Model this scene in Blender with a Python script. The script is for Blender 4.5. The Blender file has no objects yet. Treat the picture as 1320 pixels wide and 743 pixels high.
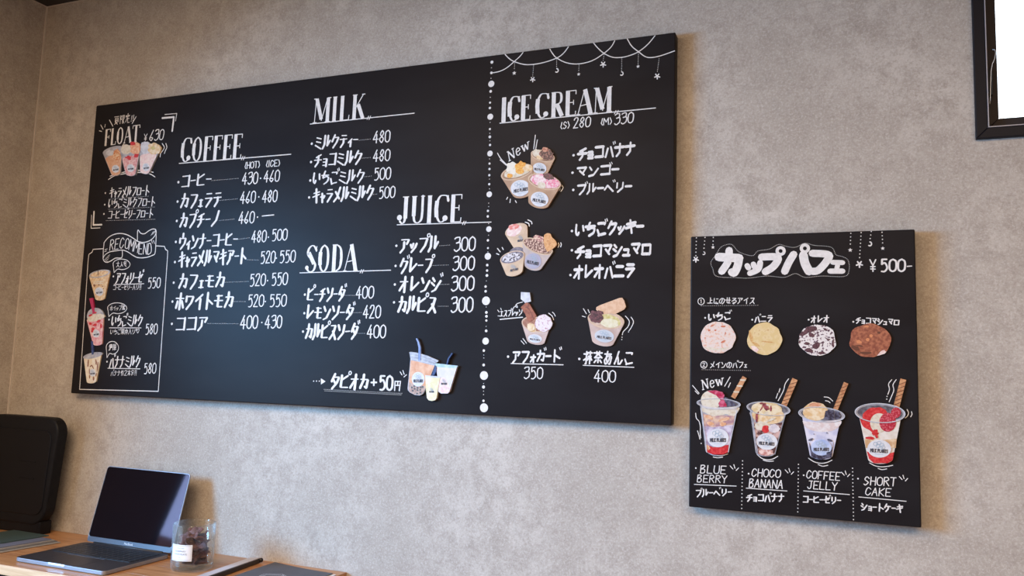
import bpy, math, random
from mathutils import Vector, Matrix, noise
random.seed(7)
C = bpy.context.scene.collection
S = bpy.context.scene
# ------------------------------------------------------------------ camera
RX, RU, RF = (0.93002, 0.36616, 0.03134), (0.00945, -0.10914, 0.99398), (-0.36738, 0.92413, 0.10497)
FPX = 1024.84
EYE = Vector((0, 0, 1.48))
RX, RF = Vector(RX).normalized(), Vector(RF).normalized()
RU = RX.cross(RF).normalized(); RF = RU.cross(RX).normalized()
cam = bpy.data.objects.new('camera', bpy.data.cameras.new('camera')); C.objects.link(cam)
cam.data.sensor_width = 36; cam.data.lens = 36 * FPX / 1320; cam.data.clip_start = .02
cam.matrix_world = Matrix(((RX.x, RU.x, -RF.x, EYE.x), (RX.y, RU.y, -RF.y, EYE.y), (RX.z, RU.z, -RF.z, EYE.z), (0, 0, 0, 1)))
S.camera = cam
# ------------------------------------------------------------------ world, lights, exposure
w = bpy.data.worlds.new('sky'); S.world = w; w.use_nodes = True
bg = w.node_tree.nodes['Background']; bg.inputs[0].default_value = (.80, .90, 1, 1); bg.inputs[1].default_value = 3.2
def area(name, loc, aim, sx, sy, power, col, spread=180):
    l = bpy.data.lights.new(name, 'AREA'); l.shape = 'RECTANGLE'; l.size = sx; l.size_y = sy
    l.energy = power; l.color = col; l.spread = math.radians(spread)
    o = bpy.data.objects.new(name, l); C.objects.link(o); o.location = loc
    o.rotation_euler = (Vector(aim) - Vector(loc)).to_track_quat('-Z', 'Y').to_euler()
    return o
# daylight through window_2 (the tall window in the left wall, behind the picture's left edge)
area('daylight', (-3.60, -.28, 1.95), (-1.2, 1.3, .9), 1.4, 1.0, 315, (.18, .53, 1))
# warm ceiling lamps of the room
area('ceiling_lamp_light', (.6, -.5, 2.60), (.6, -.35, 0), 2.2, 1.2, 86, (1, .735, .475))
area('ceiling_lamp_light', (-1.35, -.1, 2.60), (-1.45, .1, 0), 1.3, 1.2, 58, (1, .73, .48))
S.view_settings.view_transform = 'Standard'; S.view_settings.look = 'None'
S.view_settings.exposure = 0.0; S.view_settings.gamma = 1; S.view_settings.use_curve_mapping = False

YW = 1.8294                      # the menu wall
YF = YW - .032                   # front face of the boards
XL = -2.473; ZC = 2.674; ZD = .95
# ------------------------------------------------------------------ helpers
def ray(px, py):
    return RX * ((px - 660) / FPX) + RU * ((371.5 - py) / FPX) + RF
def onY(px, py, Y=YF):
    d = ray(px, py); return EYE + d * (Y / d.y)
def onZ(px, py, Z=ZD):
    d = ray(px, py); return EYE + d * ((Z - EYE.z) / d.z)
MATS = {}
def mat(name, col, rough=.6, col2=None, scale=20, lo=.4, hi=.6, bump=0, metal=0, spec=None, bscale=None, detail=4, extra=None, coat=0, stretch=None, emis=None):
    if name in MATS: return MATS[name]
    if name.startswith('print_') or name.startswith('label_'):      # printed ink: a little deeper than the food itself, finer grain
        dp = lambda c: tuple(.80*x**1.30 for x in c)
        col = dp(col); col2 = dp(col2) if col2 else None; scale *= 2.6; extra = (extra[0], dp(extra[1])) if extra else None
    m = bpy.data.materials.new(name); m.use_nodes = True; n = m.node_tree.nodes; L = m.node_tree.links
    p = n['Principled BSDF']; p.inputs['Base Color'].default_value = (*col, 1); p.inputs['Roughness'].default_value = rough
    p.inputs['Metallic'].default_value = metal
    if spec is not None: p.inputs['Specular IOR Level'].default_value = spec
    if coat: p.inputs['Coat Weight'].default_value = coat
    tc = n.new('ShaderNodeNewGeometry'); src = tc.outputs['Position']
    if stretch:
        mp = n.new('ShaderNodeMapping'); mp.inputs['Scale'].default_value = stretch; L.new(src, mp.inputs[0]); src = mp.outputs[0]
    if col2:
        t = n.new('ShaderNodeTexNoise'); t.inputs['Scale'].default_value = scale; t.inputs['Detail'].default_value = detail; L.new(src, t.inputs['Vector'])
        r = n.new('ShaderNodeValToRGB'); e = r.color_ramp.elements; e[0].position = lo; e[1].position = hi
        e[0].color = (*col, 1); e[1].color = (*col2, 1)
        if extra: x = e.new(extra[0]); x.color = (*extra[1], 1)
        L.new(t.outputs['Fac'], r.inputs[0]); L.new(r.outputs[0], p.inputs['Base Color'])
    if bump:
        t = n.new('ShaderNodeTexNoise'); t.inputs['Scale'].default_value = bscale or scale; t.inputs['Detail'].default_value = 5; L.new(src, t.inputs['Vector'])
        b = n.new('ShaderNodeBump'); b.inputs['Strength'].default_value = bump; b.inputs['Distance'].default_value = .002
        L.new(t.outputs['Fac'], b.inputs['Height']); L.new(b.outputs[0], p.inputs['Normal'])
    MATS[name] = m; return m
class MB:                        # collects faces in world coordinates
    def __init__(s): s.v = []; s.f = []; s.smooth = False
    def face(s, pts):
        i = len(s.v); s.v += [tuple(p) for p in pts]; s.f.append(tuple(range(i, i + len(pts))))
    def grid(s, rows, closed=False):
        i = len(s.v); n = len(rows[0])
        for r in rows: s.v += [tuple(p) for p in r]
        for a in range(len(rows) - 1):
            for b in range(n if closed else n - 1):
                c = (b + 1) % n
                s.f.append((i + a*n + b, i + a*n + c, i + (a+1)*n + c, i + (a+1)*n + b))
    def box(s, x0, x1, y0, y1, z0, z1):
        c = [(x, y, z) for x in (x0, x1) for y in (y0, y1) for z in (z0, z1)]; i = len(s.v); s.v += c
        for q in ((0, 1, 3, 2), (4, 6, 7, 5), (0, 4, 5, 1), (2, 3, 7, 6), (0, 2, 6, 4), (1, 5, 7, 3)): s.f.append(tuple(i + k for k in q))
    def prism(s, a, b):          # two matching outlines -> closed solid
        i = len(s.v); n = len(a); s.v += [tuple(p) for p in a] + [tuple(p) for p in b]
        s.f.append(tuple(range(i, i + n))); s.f.append(tuple(range(i + 2*n - 1, i + n - 1, -1)))
        for k in range(n): s.f.append((i + k, i + n + k, i + n + (k + 1) % n, i + (k + 1) % n))
    def lathe(s, cx, cy, prof, n=32):
        s.grid([[(cx + r*math.cos(2*math.pi*k/n), cy + r*math.sin(2*math.pi*k/n), z) for k in range(n)] for r, z in prof], True)
    def tube(s, pts, r, n=8):
        pts = [Vector(p) for p in pts]; rows = []
        for k, p in enumerate(pts):
            t = (pts[min(k+1, len(pts)-1)] - pts[max(k-1, 0)]).normalized()
            a = t.orthogonal().normalized() if k == 0 else (a - t * a.dot(t)).normalized(); b = t.cross(a)
            rows.append([p + a*r*math.cos(2*math.pi*j/n) + b*r*math.sin(2*math.pi*j/n) for j in range(n)])
        s.grid(rows, True); s.f.append(tuple(range(len(s.v)-n, len(s.v)))); s.f.append(tuple(range(len(s.v)-n*len(pts)+n-1, len(s.v)-n*len(pts)-1, -1)))
    def build(s, name, m, parent=None, bevel=0, smooth=False, label=None, seg=2):
        me = bpy.data.meshes.new(name); off = abs_loc(parent) if parent else Vector((0, 0, 0))
        if not parent and s.v:
            xs = list(zip(*s.v)); off = Vector(((min(xs[0]) + max(xs[0]))/2, (min(xs[1]) + max(xs[1]))/2, min(xs[2])))
        me.from_pydata([tuple(Vector(v) - off) for v in s.v], [], s.f); me.materials.append(m)
        o = bpy.data.objects.new(name, me); C.objects.link(o)
        if parent: o.parent = parent
        else: o.location = off
        if smooth: me.shade_smooth()
        if bevel:
            b = o.modifiers.new('bevel', 'BEVEL'); b.width = bevel; b.segments = seg; b.limit_method = 'ANGLE'
        if label: o['label'] = label
        return o
def abs_loc(o):
    v = Vector((0, 0, 0))
    while o: v += o.location; o = o.parent
    return v
def thing(name, label, cat, loc, group=None):
    o = bpy.data.objects.new(name, None); C.objects.link(o); o.location = loc; o.empty_display_size = .05
    o['label'] = label; o['category'] = cat
    if group: o['group'] = group
    return o
def tag(o, label, cat, group=None):
    o['label'] = label; o['category'] = cat
    if group: o['group'] = group
    return o
def struct(o): o['kind'] = 'structure'; return o

# ------------------------------------------------------------------ materials
def wall_material():
    m = bpy.data.materials.new('stone_effect_wallpaper'); m.use_nodes = True; n = m.node_tree.nodes; L = m.node_tree.links
    p = n['Principled BSDF']; p.inputs['Roughness'].default_value = .75; p.inputs['Specular IOR Level'].default_value = .25
    g = n.new('ShaderNodeNewGeometry').outputs['Position']
    def nz(scale, detail, rough=.6):
        t = n.new('ShaderNodeTexNoise'); t.inputs['Scale'].default_value = scale; t.inputs['Detail'].default_value = detail
        t.inputs['Roughness'].default_value = rough; L.new(g, t.inputs['Vector']); return t.outputs['Fac']
    def mix(fac, a, b):
        x = n.new('ShaderNodeMix'); x.data_type = 'RGBA'; L.new(fac, x.inputs[0])
        for k, c in ((6, a), (7, b)):
            if isinstance(c, tuple): x.inputs[k].default_value = (*c, 1)
            else: L.new(c, x.inputs[k])
        return x.outputs[2]
    def ramp(f, lo, hi):
        r = n.new('ShaderNodeMapRange'); r.inputs[1].default_value = lo; r.inputs[2].default_value = hi; L.new(f, r.inputs[0]); return r.outputs[0]
    big = mix(ramp(nz(3.2, 5), .36, .64), (.355, .314, .272), (.475, .428, .380))
    mid = mix(ramp(nz(22, 8, .8), .44, .60), big, (.33, .287, .248))
    fine = mix(ramp(nz(210, 6, .85), .48, .74), mid, (.57, .52, .475))
    dark = mix(ramp(nz(130, 7, .85), .50, .74), fine, (.25, .21, .18))
    L.new(dark, p.inputs['Base Color'])
    b = n.new('ShaderNodeBump'); b.inputs['Strength'].default_value = .28; b.inputs['Distance'].default_value = .0015
    L.new(nz(150, 5, .7), b.inputs['Height']); L.new(b.outputs[0], p.inputs['Normal'])
    return m
WALL = wall_material()
BLACK_CEIL = mat('ceiling_paint', (.030, .026, .028), .8, (.036, .032, .032), 8)
FLOOR = mat('floor_wood', (.21, .12, .07), .5, (.30, .18, .10), 5, stretch=(1, 8, 1))
BLACK = mat('black_aluminium', (.007, .0065, .010), .5, spec=.15)
SASH = mat('brown_black_sash', (.022, .017, .018), .55, spec=.15)
CHALK = mat('chalk_white', (.58, .55, .53), .9, (.66, .63, .61), 160, .35, .65)
PANEL = mat('blackboard_paint', (.0125, .0105, .0115), .40, (.0165, .0150, .0165), 3, .35, .7, bump=.05, bscale=9, stretch=(1, 1, 3), spec=.055)
BEIGE = mat('beige_wall_paint', (.42, .37, .33), .8, (.46, .41, .37), 6)

# ------------------------------------------------------------------ room shell
XR, YB = 3.0, -3.0
wx0, wx1, wz0, wz1 = .2890, 1.50, 1.48 + .5045, 2.52     # outer edge of window_1's frame
m = MB()
xs = [XL, wx0 + .012, wx1 - .012, XR]; zs = [0, wz0 + .012, wz1 - .012, ZC]
for i in range(3):
    for k in range(3):
        if i == 1 and k == 1: continue
        m.face([(xs[i], YW, zs[k]), (xs[i+1], YW, zs[k]), (xs[i+1], YW, zs[k+1]), (xs[i], YW, zs[k+1])])
a, b, c, d = xs[1], xs[2], zs[1], zs[2]
for p, q in (((a, c), (b, c)), ((b, c), (b, d)), ((b, d), (a, d)), ((a, d), (a, c))):
    m.face([(p[0], YW, p[1]), (q[0], YW, q[1]), (q[0], YW + .14, q[1]), (p[0], YW + .14, p[1])])
struct(m.build('wall_back', WALL))
# left wall with the window_2 opening
m = MB(); ys = [YB, -1.10, .975, YW]; zs = [0, .86, 2.12, ZC]
for i in range(3):
    for k in range(3):
        if i == 1 and k == 1: continue
        m.face([(XL, ys[i], zs[k]), (XL, ys[i+1], zs[k]), (XL, ys[i+1], zs[k+1]), (XL, ys[i], zs[k+1])])
struct(m.build('wall_left', WALL))
m = MB(); m.face([(XR, YB, 0), (XR, YW, 0), (XR, YW, ZC), (XR, YB, ZC)]); struct(m.build('wall_right', BEIGE))
m = MB(); m.face([(XL, YB, 0), (XR, YB, 0), (XR, YB, ZC), (XL, YB, ZC)]); struct(m.build('wall_front', BEIGE))
m = MB(); m.face([(XL, YB, 0), (XR, YB, 0), (XR, YW, 0), (XL, YW, 0)]); struct(m.build('floor', FLOOR))
m = MB(); m.face([(XL, YB, ZC), (XR, YB, ZC), (XR, YW, ZC), (XL, YW, ZC)]); struct(m.build('ceiling', BLACK_CEIL))
# thin pale edge beads where the wallpaper meets in the corner and under the ceiling
TRIM = mat('wallpaper_edge', (.50, .45, .41), .7)
m = MB(); m.box(XL, XL + .004, YW - .004, YW, 0, ZC); struct(m.build('trim_1', TRIM))
m = MB(); m.box(XL, XR, YW - .003, YW, ZC - .003, ZC); struct(m.build('trim_2', TRIM))
m = MB(); m.box(XL, XL + .003, YB, YW, ZC - .003, ZC); struct(m.build('trim_3', TRIM))

def frame_mb(x0, x1, z0, z1, wd, y0, y1):
    m = MB()
    o = [(x0, z0), (x1, z0), (x1, z1), (x0, z1)]; i = [(x0+wd, z0+wd), (x1-wd, z0+wd), (x1-wd, z1-wd), (x0+wd, z1-wd)]
    for k in range(4):
        j = (k+1) % 4
        m.prism([(o[k][0], y0, o[k][1]), (o[j][0], y0, o[j][1]), (i[j][0], y0, i[j][1]), (i[k][0], y0, i[k][1])],
                [(o[k][0], y1, o[k][1]), (o[j][0], y1, o[j][1]), (i[j][0], y1, i[j][1]), (i[k][0], y1, i[k][1])])
    return m
GLASS = bpy.data.materials.new('window_glass'); GLASS.use_nodes = True
n = GLASS.node_tree.nodes; L = GLASS.node_tree.links; n.remove(n['Principled BSDF'])
tr = n.new('ShaderNodeBsdfTransparent'); gl = n.new('ShaderNodeBsdfGlossy'); gl.inputs['Roughness'].default_value = .02
mx = n.new('ShaderNodeMixShader'); mx.inputs[0].default_value = .04; L.new(tr.outputs[0], mx.inputs[1]); L.new(gl.outputs[0], mx.inputs[2])
L.new(mx.outputs[0], n['Material Output'].inputs[0])
win = bpy.data.objects.new('window_1', None); C.objects.link(win); win.location = (wx0, YW, wz0); struct(win)
frame_mb(wx0, wx1, wz0, wz1, .0215, YW - .012, YW + .10).build('window_frame', BLACK, win, .0015)
frame_mb(wx0 + .0215, wx1 - .0215, wz0 + .0215, wz1 - .0215, .0018, YW - .0135, YW + .004).build('frame_edge_highlight', mat('grey_highlight', (.30, .28, .30), .4), win, label='thin pale grey strip painting the edge highlight of the black frame')  # pale strip paints the highlight along the frame's inner edge
frame_mb(wx0 + .0233, wx1 - .0233, wz0 + .0233, wz1 - .0233, .021, YW + .006, YW + .05).build('sash', SASH, win, .0015)
m = MB(); m.box(wx0 + .04, wx1 - .04, YW + .024, YW + .030, wz0 + .04, wz1 - .04); m.build('glass_pane', GLASS, win)
# the latch on the sash: a slim black body, its highlight modelled as a pale bent wire
lat = MB(); a = onY(1278.5, 88, YW + .001); b = onY(1275.5, 124, YW + .001)
lat.box(min(a.x, b.x) - .003, min(a.x, b.x) + .005, YW - .006, YW + .007, b.z, a.z); lat.build('latch', BLACK, win, .001)
wire = MB(); wire.tube([onY(x, y, YW - .009) for x, y in ((1276, 134), (1276.5, 126), (1277, 108), (1277.5, 92), (1279, 83), (1282, 76), (1283.5, 68), (1282.5, 64), (1279.5, 64))], .0006, 6)
wire.build('latch_highlight', mat('pale_highlight', (.55, .54, .56), .3, metal=.6), win, smooth=True, label='thin pale curved line modelling the highlight on the latch')
# window_2, the tall window that lets the daylight in from the left
win2 = bpy.data.objects.new('window_2', None); C.objects.link(win2); win2.location = (XL, -.07, .86); struct(win2)
m = MB()
for y0, y1, z0, z1 in ((-1.10, -1.085, .86, 2.12), (.96, .975, .86, 2.12), (-1.085, .96, .86, .875), (-1.085, .96, 2.105, 2.12)): m.box(XL - .02, XL + .006, y0, y1, z0, z1)
m.build('window_frame', BLACK, win2)
m = MB(); m.box(XL - .012, XL - .006, -1.09, .965, .87, 2.11); m.build('glass_pane', GLASS, win2)

# ------------------------------------------------------------------ chalk lettering
G = {}
def gl_(s):
    for line in s.strip().split('\n'):
        k, v = line.split(' ', 1); G[k] = v.split()
gl_('''ア 199976 474310
イ 8915 6660
ウ 595B 1815 18988430
エ 2888 5851 1191
オ 1797 6A60 6711
カ 17978162 4A4611
キ 1798 0496 4A60
ク 4A15 38987430
ケ 3A05 2797 675320
コ 1999 9991 1191
シ 1937 0634 104197
ス 29896410 5590
セ 059865 3A3191
ソ 1936 998420
タ 4A15 38987420 3663
チ 8927 0595 585320
ッ 0825 4936 997520
テ 2989 0696 565320
ト 3A30 3693
ナ 0797 5A5320
ニ 2888 0191
ノ 8A6410
ハ 3710 6890
ヒ 191191 1689
フ 19997430
ヘ 033791
ホ 0797 5A50 2511 7591
マ 199964 3672
ミ 2988 2685 1390
メ 8A5310 2782
モ 2888 0595 484191
ヤ 069875 3A50
ユ 188871 0191
ヨ 198980 1585 1181
ラ 2989 16967430
リ 2924 898430
ル 2A2300 6A6296
レ 2A2196
ロ 18989111 1118
ワ 1815 18987420
ン 1936 105197
ー 0595
い ~19133143 ~8894
ち 0797 ~4A2566958240
こ ~298988 ~14303091
に 19141190 5888 ~535191
の ~58421105499793 ~936050
せ 0696 7A7362 3A3251 5191
る 2989 89 ~8913659370404261
あ 1888 ~4A3541 ~77522013468693 ~936050
ん ~5A2210 ~10465150 ~5070 ~7093
り ~2924 ~898430
0 ~5A18125092985A
1 3857 5A50
2 ~183A7A886510 1090
3 ~193A8A874646 ~4646969250 ~503011
4 6A0393 6760
5 8A2A26 ~2667936020
6 ~7A351250 ~508263 ~634313
8 ~55275A8855 ~5513508355
+ 1595 5951
- 1585
¥ 1A559A 5550 2484 2282
( ~8A553380 
) ~2A757320
! 6A63 6160
・ o5513
A 005A90 2474
B 1A10 ~1A6A7815 ~1575826010
C ~985A30? 
D 1A10 ~1A7A9530? 
E 9A1A1090 1575
F 9A1A10 1575
H 1A10 9A90 1595
I 5A50
i 5A50 3A7A 3070
J 9A ~7A72401112 3A9A
K 1A10 9A1590
L 1A1090
M 001A549A90
N 1A109 1A909A
O ~5A18125092985A
P 1A10 ~1A6A785515
R 1A10 ~1A6A8715 4590
S ~985A275583401 
T 0A9A 5A50
U ~1A1250929A
W 0A2055709A
Y 0A559A 5550
e ~143484776736140? 
w 0720456097
♡ ~5328071A58 ~589AA77253
人 595310 6591
上 5A51 5686 0191
大 0797 5A5310 5590
円 1910 1999 9980 5955 1595
入 4A5810? 
本 0898 5A50 5711 5791 3373
分 4A07 6A98 267661 4620
夏 0A9A 4A38 28882321 2686 2585 2888 8883 2383 423 4310 2590
限 1A10 1A4A2744 4416 6A9A 6A6070 6A 6898 9A96 6696 6582 8590 6070
定 5B5A 192728 1999 2888 5851 5585 4611 5090
気 4A08 3999 2787 2677 7670 7090 1652 5216
約 3A1637 3725 2145 3A 251 1547 0344 3330 7A57 678882 8270 6463
抹 0848 3A3020 0345 4999 5686 7A70 7643 7693
茶 0999 3A38 6A68 5815 5895 2575 5551 3323? 
果 1A9A 1A16 9A96 1898 1696 5A50 0494 5411 5491
肉 1810 1898 9870 5A58 5836 5876 5532 5573
濃 1928 0617 0022 3A9A 5A55 7A75 3A36 9A96 3898 3696 4454 3595 3511 4594 5530 5595
厚 1A9A 1A1500 3888 3834 8884 3686 3484 3282 5251 0? 
増 0747 2A22 0143 5A58 7A78 4898 4944 9944 4494 4693 5493 5351 9391 5191 5292
''')
# glyphs whose curves need a finer hand
G['C'] = ['~985A2815', '~15125093', ]; G['D'] = ['1A10', '~1A6A96', '~96924010']
G['S'] = ['~985A2755', '~55834011']; G['e'] = ['~148487573815', '~15305082']; G['J'] = ['3A9A', '~7A724012']
G['N'] = ['1A10', '1A90', '9A90']; G['入'] = ['4A5A5810', '5890']; G['る'] = ['2989', '8914', '~1466945040', '~40316250']
G['気'] = ['4A08', '3999', '2787', '26767190', '1652', '5216']; G['約'] = ['3A1637', '3A2545', '1547', '3330', '7A57', '788882', '8270', '6463']
G['夏'] = ['0A9A', '28', '2888', '2823', '8883', '2686', '2585', '2383', '4310', '2570', '3270']; G['夏'].remove('28')
G['限'] = ['1A10', '1A4A2745', '4516', '6A9A', '6A60', '9A96', '6898', '6696', '6590', '8573', '6072']
G['厚'] = ['1A9A', '1A1500', '3888', '3834', '8884', '3686', '3484', '3383', '5250', '1191']
G['茶'] = ['0999', '3A38', '6A68', '5815', '5895', '2575', '5551', '3311', '7391']
G['あ'] = ['1888', '~4A3541', '~77522013', '~13468683', '~837060']
WID = {'ッ': .68, 'ャ': .62, 'ュ': .66, 'ョ': .62, 'ェ': .62, 'ィ': .55, 'ォ': .66, 'ー': .62, 'I': .45, 'i': .5, '(': .55, ')': .55, '!': .3, '・': .5, ' ': .6, 'M': 1.15, 'm': 1}
SMALL = {'ャ': 'ヤ', 'ュ': 'ユ', 'ョ': 'ヨ', 'ェ': 'エ', 'ィ': 'イ', 'ォ': 'オ', 'ッ': 'ッ'}
DAKU = dict(zip('ガギグゲゴザジズゼゾダデドバビブベボご', 'カキクケコサシスセソタテトハヒフヘホこ'))
HAND = dict(zip('パピプペポ', 'ハヒフヘホ'))
def pairs(s):
    d = lambda c: {'A': 10, 'B': 11.5}.get(c) if c in 'AB' else int(c)
    s = s.replace('?', '')
    return [(d(s[i]), d(s[i+1])) for i in range(0, len(s) - 1, 2)]
def catmull(p, n=5):
    if len(p) < 3: return p
    q = [p[0]] + list(p) + [p[-1]]; out = []
    for i in range(1, len(q) - 2):
        for k in range(n):
            t = k / n; out.append(tuple(.5*((2*q[i][j]) + (q[i+1][j]-q[i-1][j])*t + (2*q[i-1][j]-5*q[i][j]+4*q[i+1][j]-q[i+2][j])*t*t + (3*q[i][j]-q[i-1][j]-3*q[i+1][j]+q[i+2][j])*t**3) for j in (0, 1)))
    out.append(tuple(p[-1])); return out
def glyph(ch):
    """list of (stroke points, kind) in a 10x10 box"""
    pre = []; k = ch
    if ch in DAKU: k = DAKU[ch]; pre = [('thin', [(8.4, 11.8), (9.3, 9.9)]), ('thin', [(10.1, 12.4), (11, 10.5)])]
    if ch in HAND: k = HAND[ch]; pre = [('thin', [(10 + 1.5*math.cos(a*math.pi/4), 11 + 1.25*math.sin(a*math.pi/4)) for a in range(9)])]
    sm = ch in SMALL; k = SMALL.get(k, k)
    out = []
    for s in G[k]:
        cv = s.startswith('~'); s = s.lstrip('~')
        p = pairs(s)
        if len(p) < 2: continue
        if sm: p = [(x*1.0, y*.62) for x, y in p]
        out.append(catmull(p) if cv else p)
    return out + pre
class Ink:                       # flat chalk-pen marks on a board plane, in the plane's own metres
    def __init__(s, Y=YF - .0005): s.Y0 = Y; s.m = MB(); s.cuts = []
    @property
    def Y(s): return s.Y0 - (len(s.m.f) % 61)*5e-6      # hair-thin steps, so crossing strokes never share a plane
    def P(s, px, py): q = onY(px, py, s.Y0); return (q.x, q.z)
    def disc(s, c, r, n=8, ry=None):
        s.m.face([(c[0] + r*math.cos(2*math.pi*k/n), s.Y, c[1] + (ry or r)*math.sin(2*math.pi*k/n)) for k in range(n)][::1])
    def seg(s, a, b, wa, wb=None):
        wb = wa if wb is None else wb
        dx, dz = b[0]-a[0], b[1]-a[1]; l = math.hypot(dx, dz)
        if l < 1e-7: return
        nx, nz = -dz/l/2, dx/l/2
        Y = s.Y; s.m.face([(a[0]-nx*wa, Y, a[1]-nz*wa), (b[0]-nx*wb, Y, b[1]-nz*wb), (b[0]+nx*wb, Y, b[1]+nz*wb), (a[0]+nx*wa, Y, a[1]+nz*wa)])
    def line(s, pts, wfun, caps=True):
        ws = []
        for a, b in zip(pts, pts[1:]):
            l = math.hypot(b[0]-a[0], b[1]-a[1]) or 1e-9
            ws.append(wfun((b[0]-a[0])/l, (b[1]-a[1])/l))
        if len(pts) > 6:         # smooth the nib along curves
            ws = [(ws[max(i-1, 0)] + w + ws[min(i+1, len(ws)-1)])/3 for i, w in enumerate(ws)]
        for i, (a, b) in enumerate(zip(pts, pts[1:])):
            s.seg(a, b, ws[i])
            if i: s.disc(a, min(ws[i-1], ws[i])/2, 8)
        if caps: s.disc(pts[0], ws[0]/2, 8); s.disc(pts[-1], ws[-1]/2, 8)
    def px(s, pts, wpx, smooth=True, closed=False):      # stroke given by photo pixels on this board
        p = [s.P(*q) for q in pts]; s.cuts.append(len(s.m.f))
        if closed: p.append(p[0])
        if smooth: p = catmull(p, 5)
        a, b = s.P(pts[0][0], pts[0][1]), s.P(pts[0][0], pts[0][1] + 10)
        k = abs(a[1]-b[1])/10; s.line(p, lambda dx, dz: wpx*k)
    def scale(s, x, y): a, b = s.P(x, y), s.P(x, y + 10); return abs(a[1]-b[1])/10
    def dots(s, pts, gap, r, smooth=True, closed=False):
        p = [s.P(*q) for q in pts]; k = s.scale(*pts[0])
        if closed: p.append(p[0])
        if smooth: p = catmull(p, 8)
        g = gap*k; acc = 0; s.disc(p[0], r*k, 6)
        for a, b in zip(p, p[1:]):
            l = math.hypot(b[0]-a[0], b[1]-a[1]); t = g - acc
            while t <= l:
                s.disc((a[0]+(b[0]-a[0])*t/l, a[1]+(b[1]-a[1])*t/l), r*k, 6); t += g
            acc = (acc + l) % g if l < g - acc else l - (t - g)
    def dot(s, x, y, r, n=14): s.cuts.append(len(s.m.f)); s.disc(s.P(x, y), r*s.scale(x, y), n)
    def split(s, name, parent):      # every pen mark its own part
        s.cuts.append(len(s.m.f)); a = 0
        for c in s.cuts[1:] if s.cuts[0] == 0 else s.cuts:
            if c > a:
                m = MB()
                for f in s.m.f[a:c]: m.face([s.m.v[i] for i in f])
                m.build(name, CHALK, parent)
            a = c
    def text(s, t, x0, y0, x1, y1, h, thin=.085, thick=.16, slant=.08, fit=None, jit=.25):
        a, b = s.P(x0, y0), s.P(x1, y1); k = s.scale(x0, y0); H = h*k
        ul = math.hypot(b[0]-a[0], b[1]-a[1]); u = ((b[0]-a[0])/ul, (b[1]-a[1])/ul); v = (-u[1]*.4, 1)
        tot = sum(WID.get(c, 1) for c in t) + .12*(len(t)-1); cw = ul/tot; x = 0
        for c in t:
            wd = WID.get(c, 1)
            if c != ' ':
                for st in glyph(c):
                    q = []; fin = st[0] == 'thin'
                    if fin: st = st[1]
                    for gx, gy in st:
                        gx += random.uniform(-jit, jit)*.5; gy += random.uniform(-jit, jit)*.5
                        X = x + (gx/10)*wd*cw; Z = gy/10*H; X += slant*Z
                        q.append((a[0]+u[0]*X+v[0]*Z, a[1]+u[1]*X+v[1]*Z))
                    s.line(q, (lambda dx, dz: H*.075) if fin else (lambda dx, dz: H*(thin + (thick-thin)*abs(dz)**1.5)))
            x += (wd + .12)*cw
    def build(s, name, parent, label=None, m=None): return s.m.build(name, m or CHALK, parent, label=label)
def ticks(ink, segs, w=1.3):
    for p in segs: ink.px(p, w, len(p) > 2)
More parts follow.
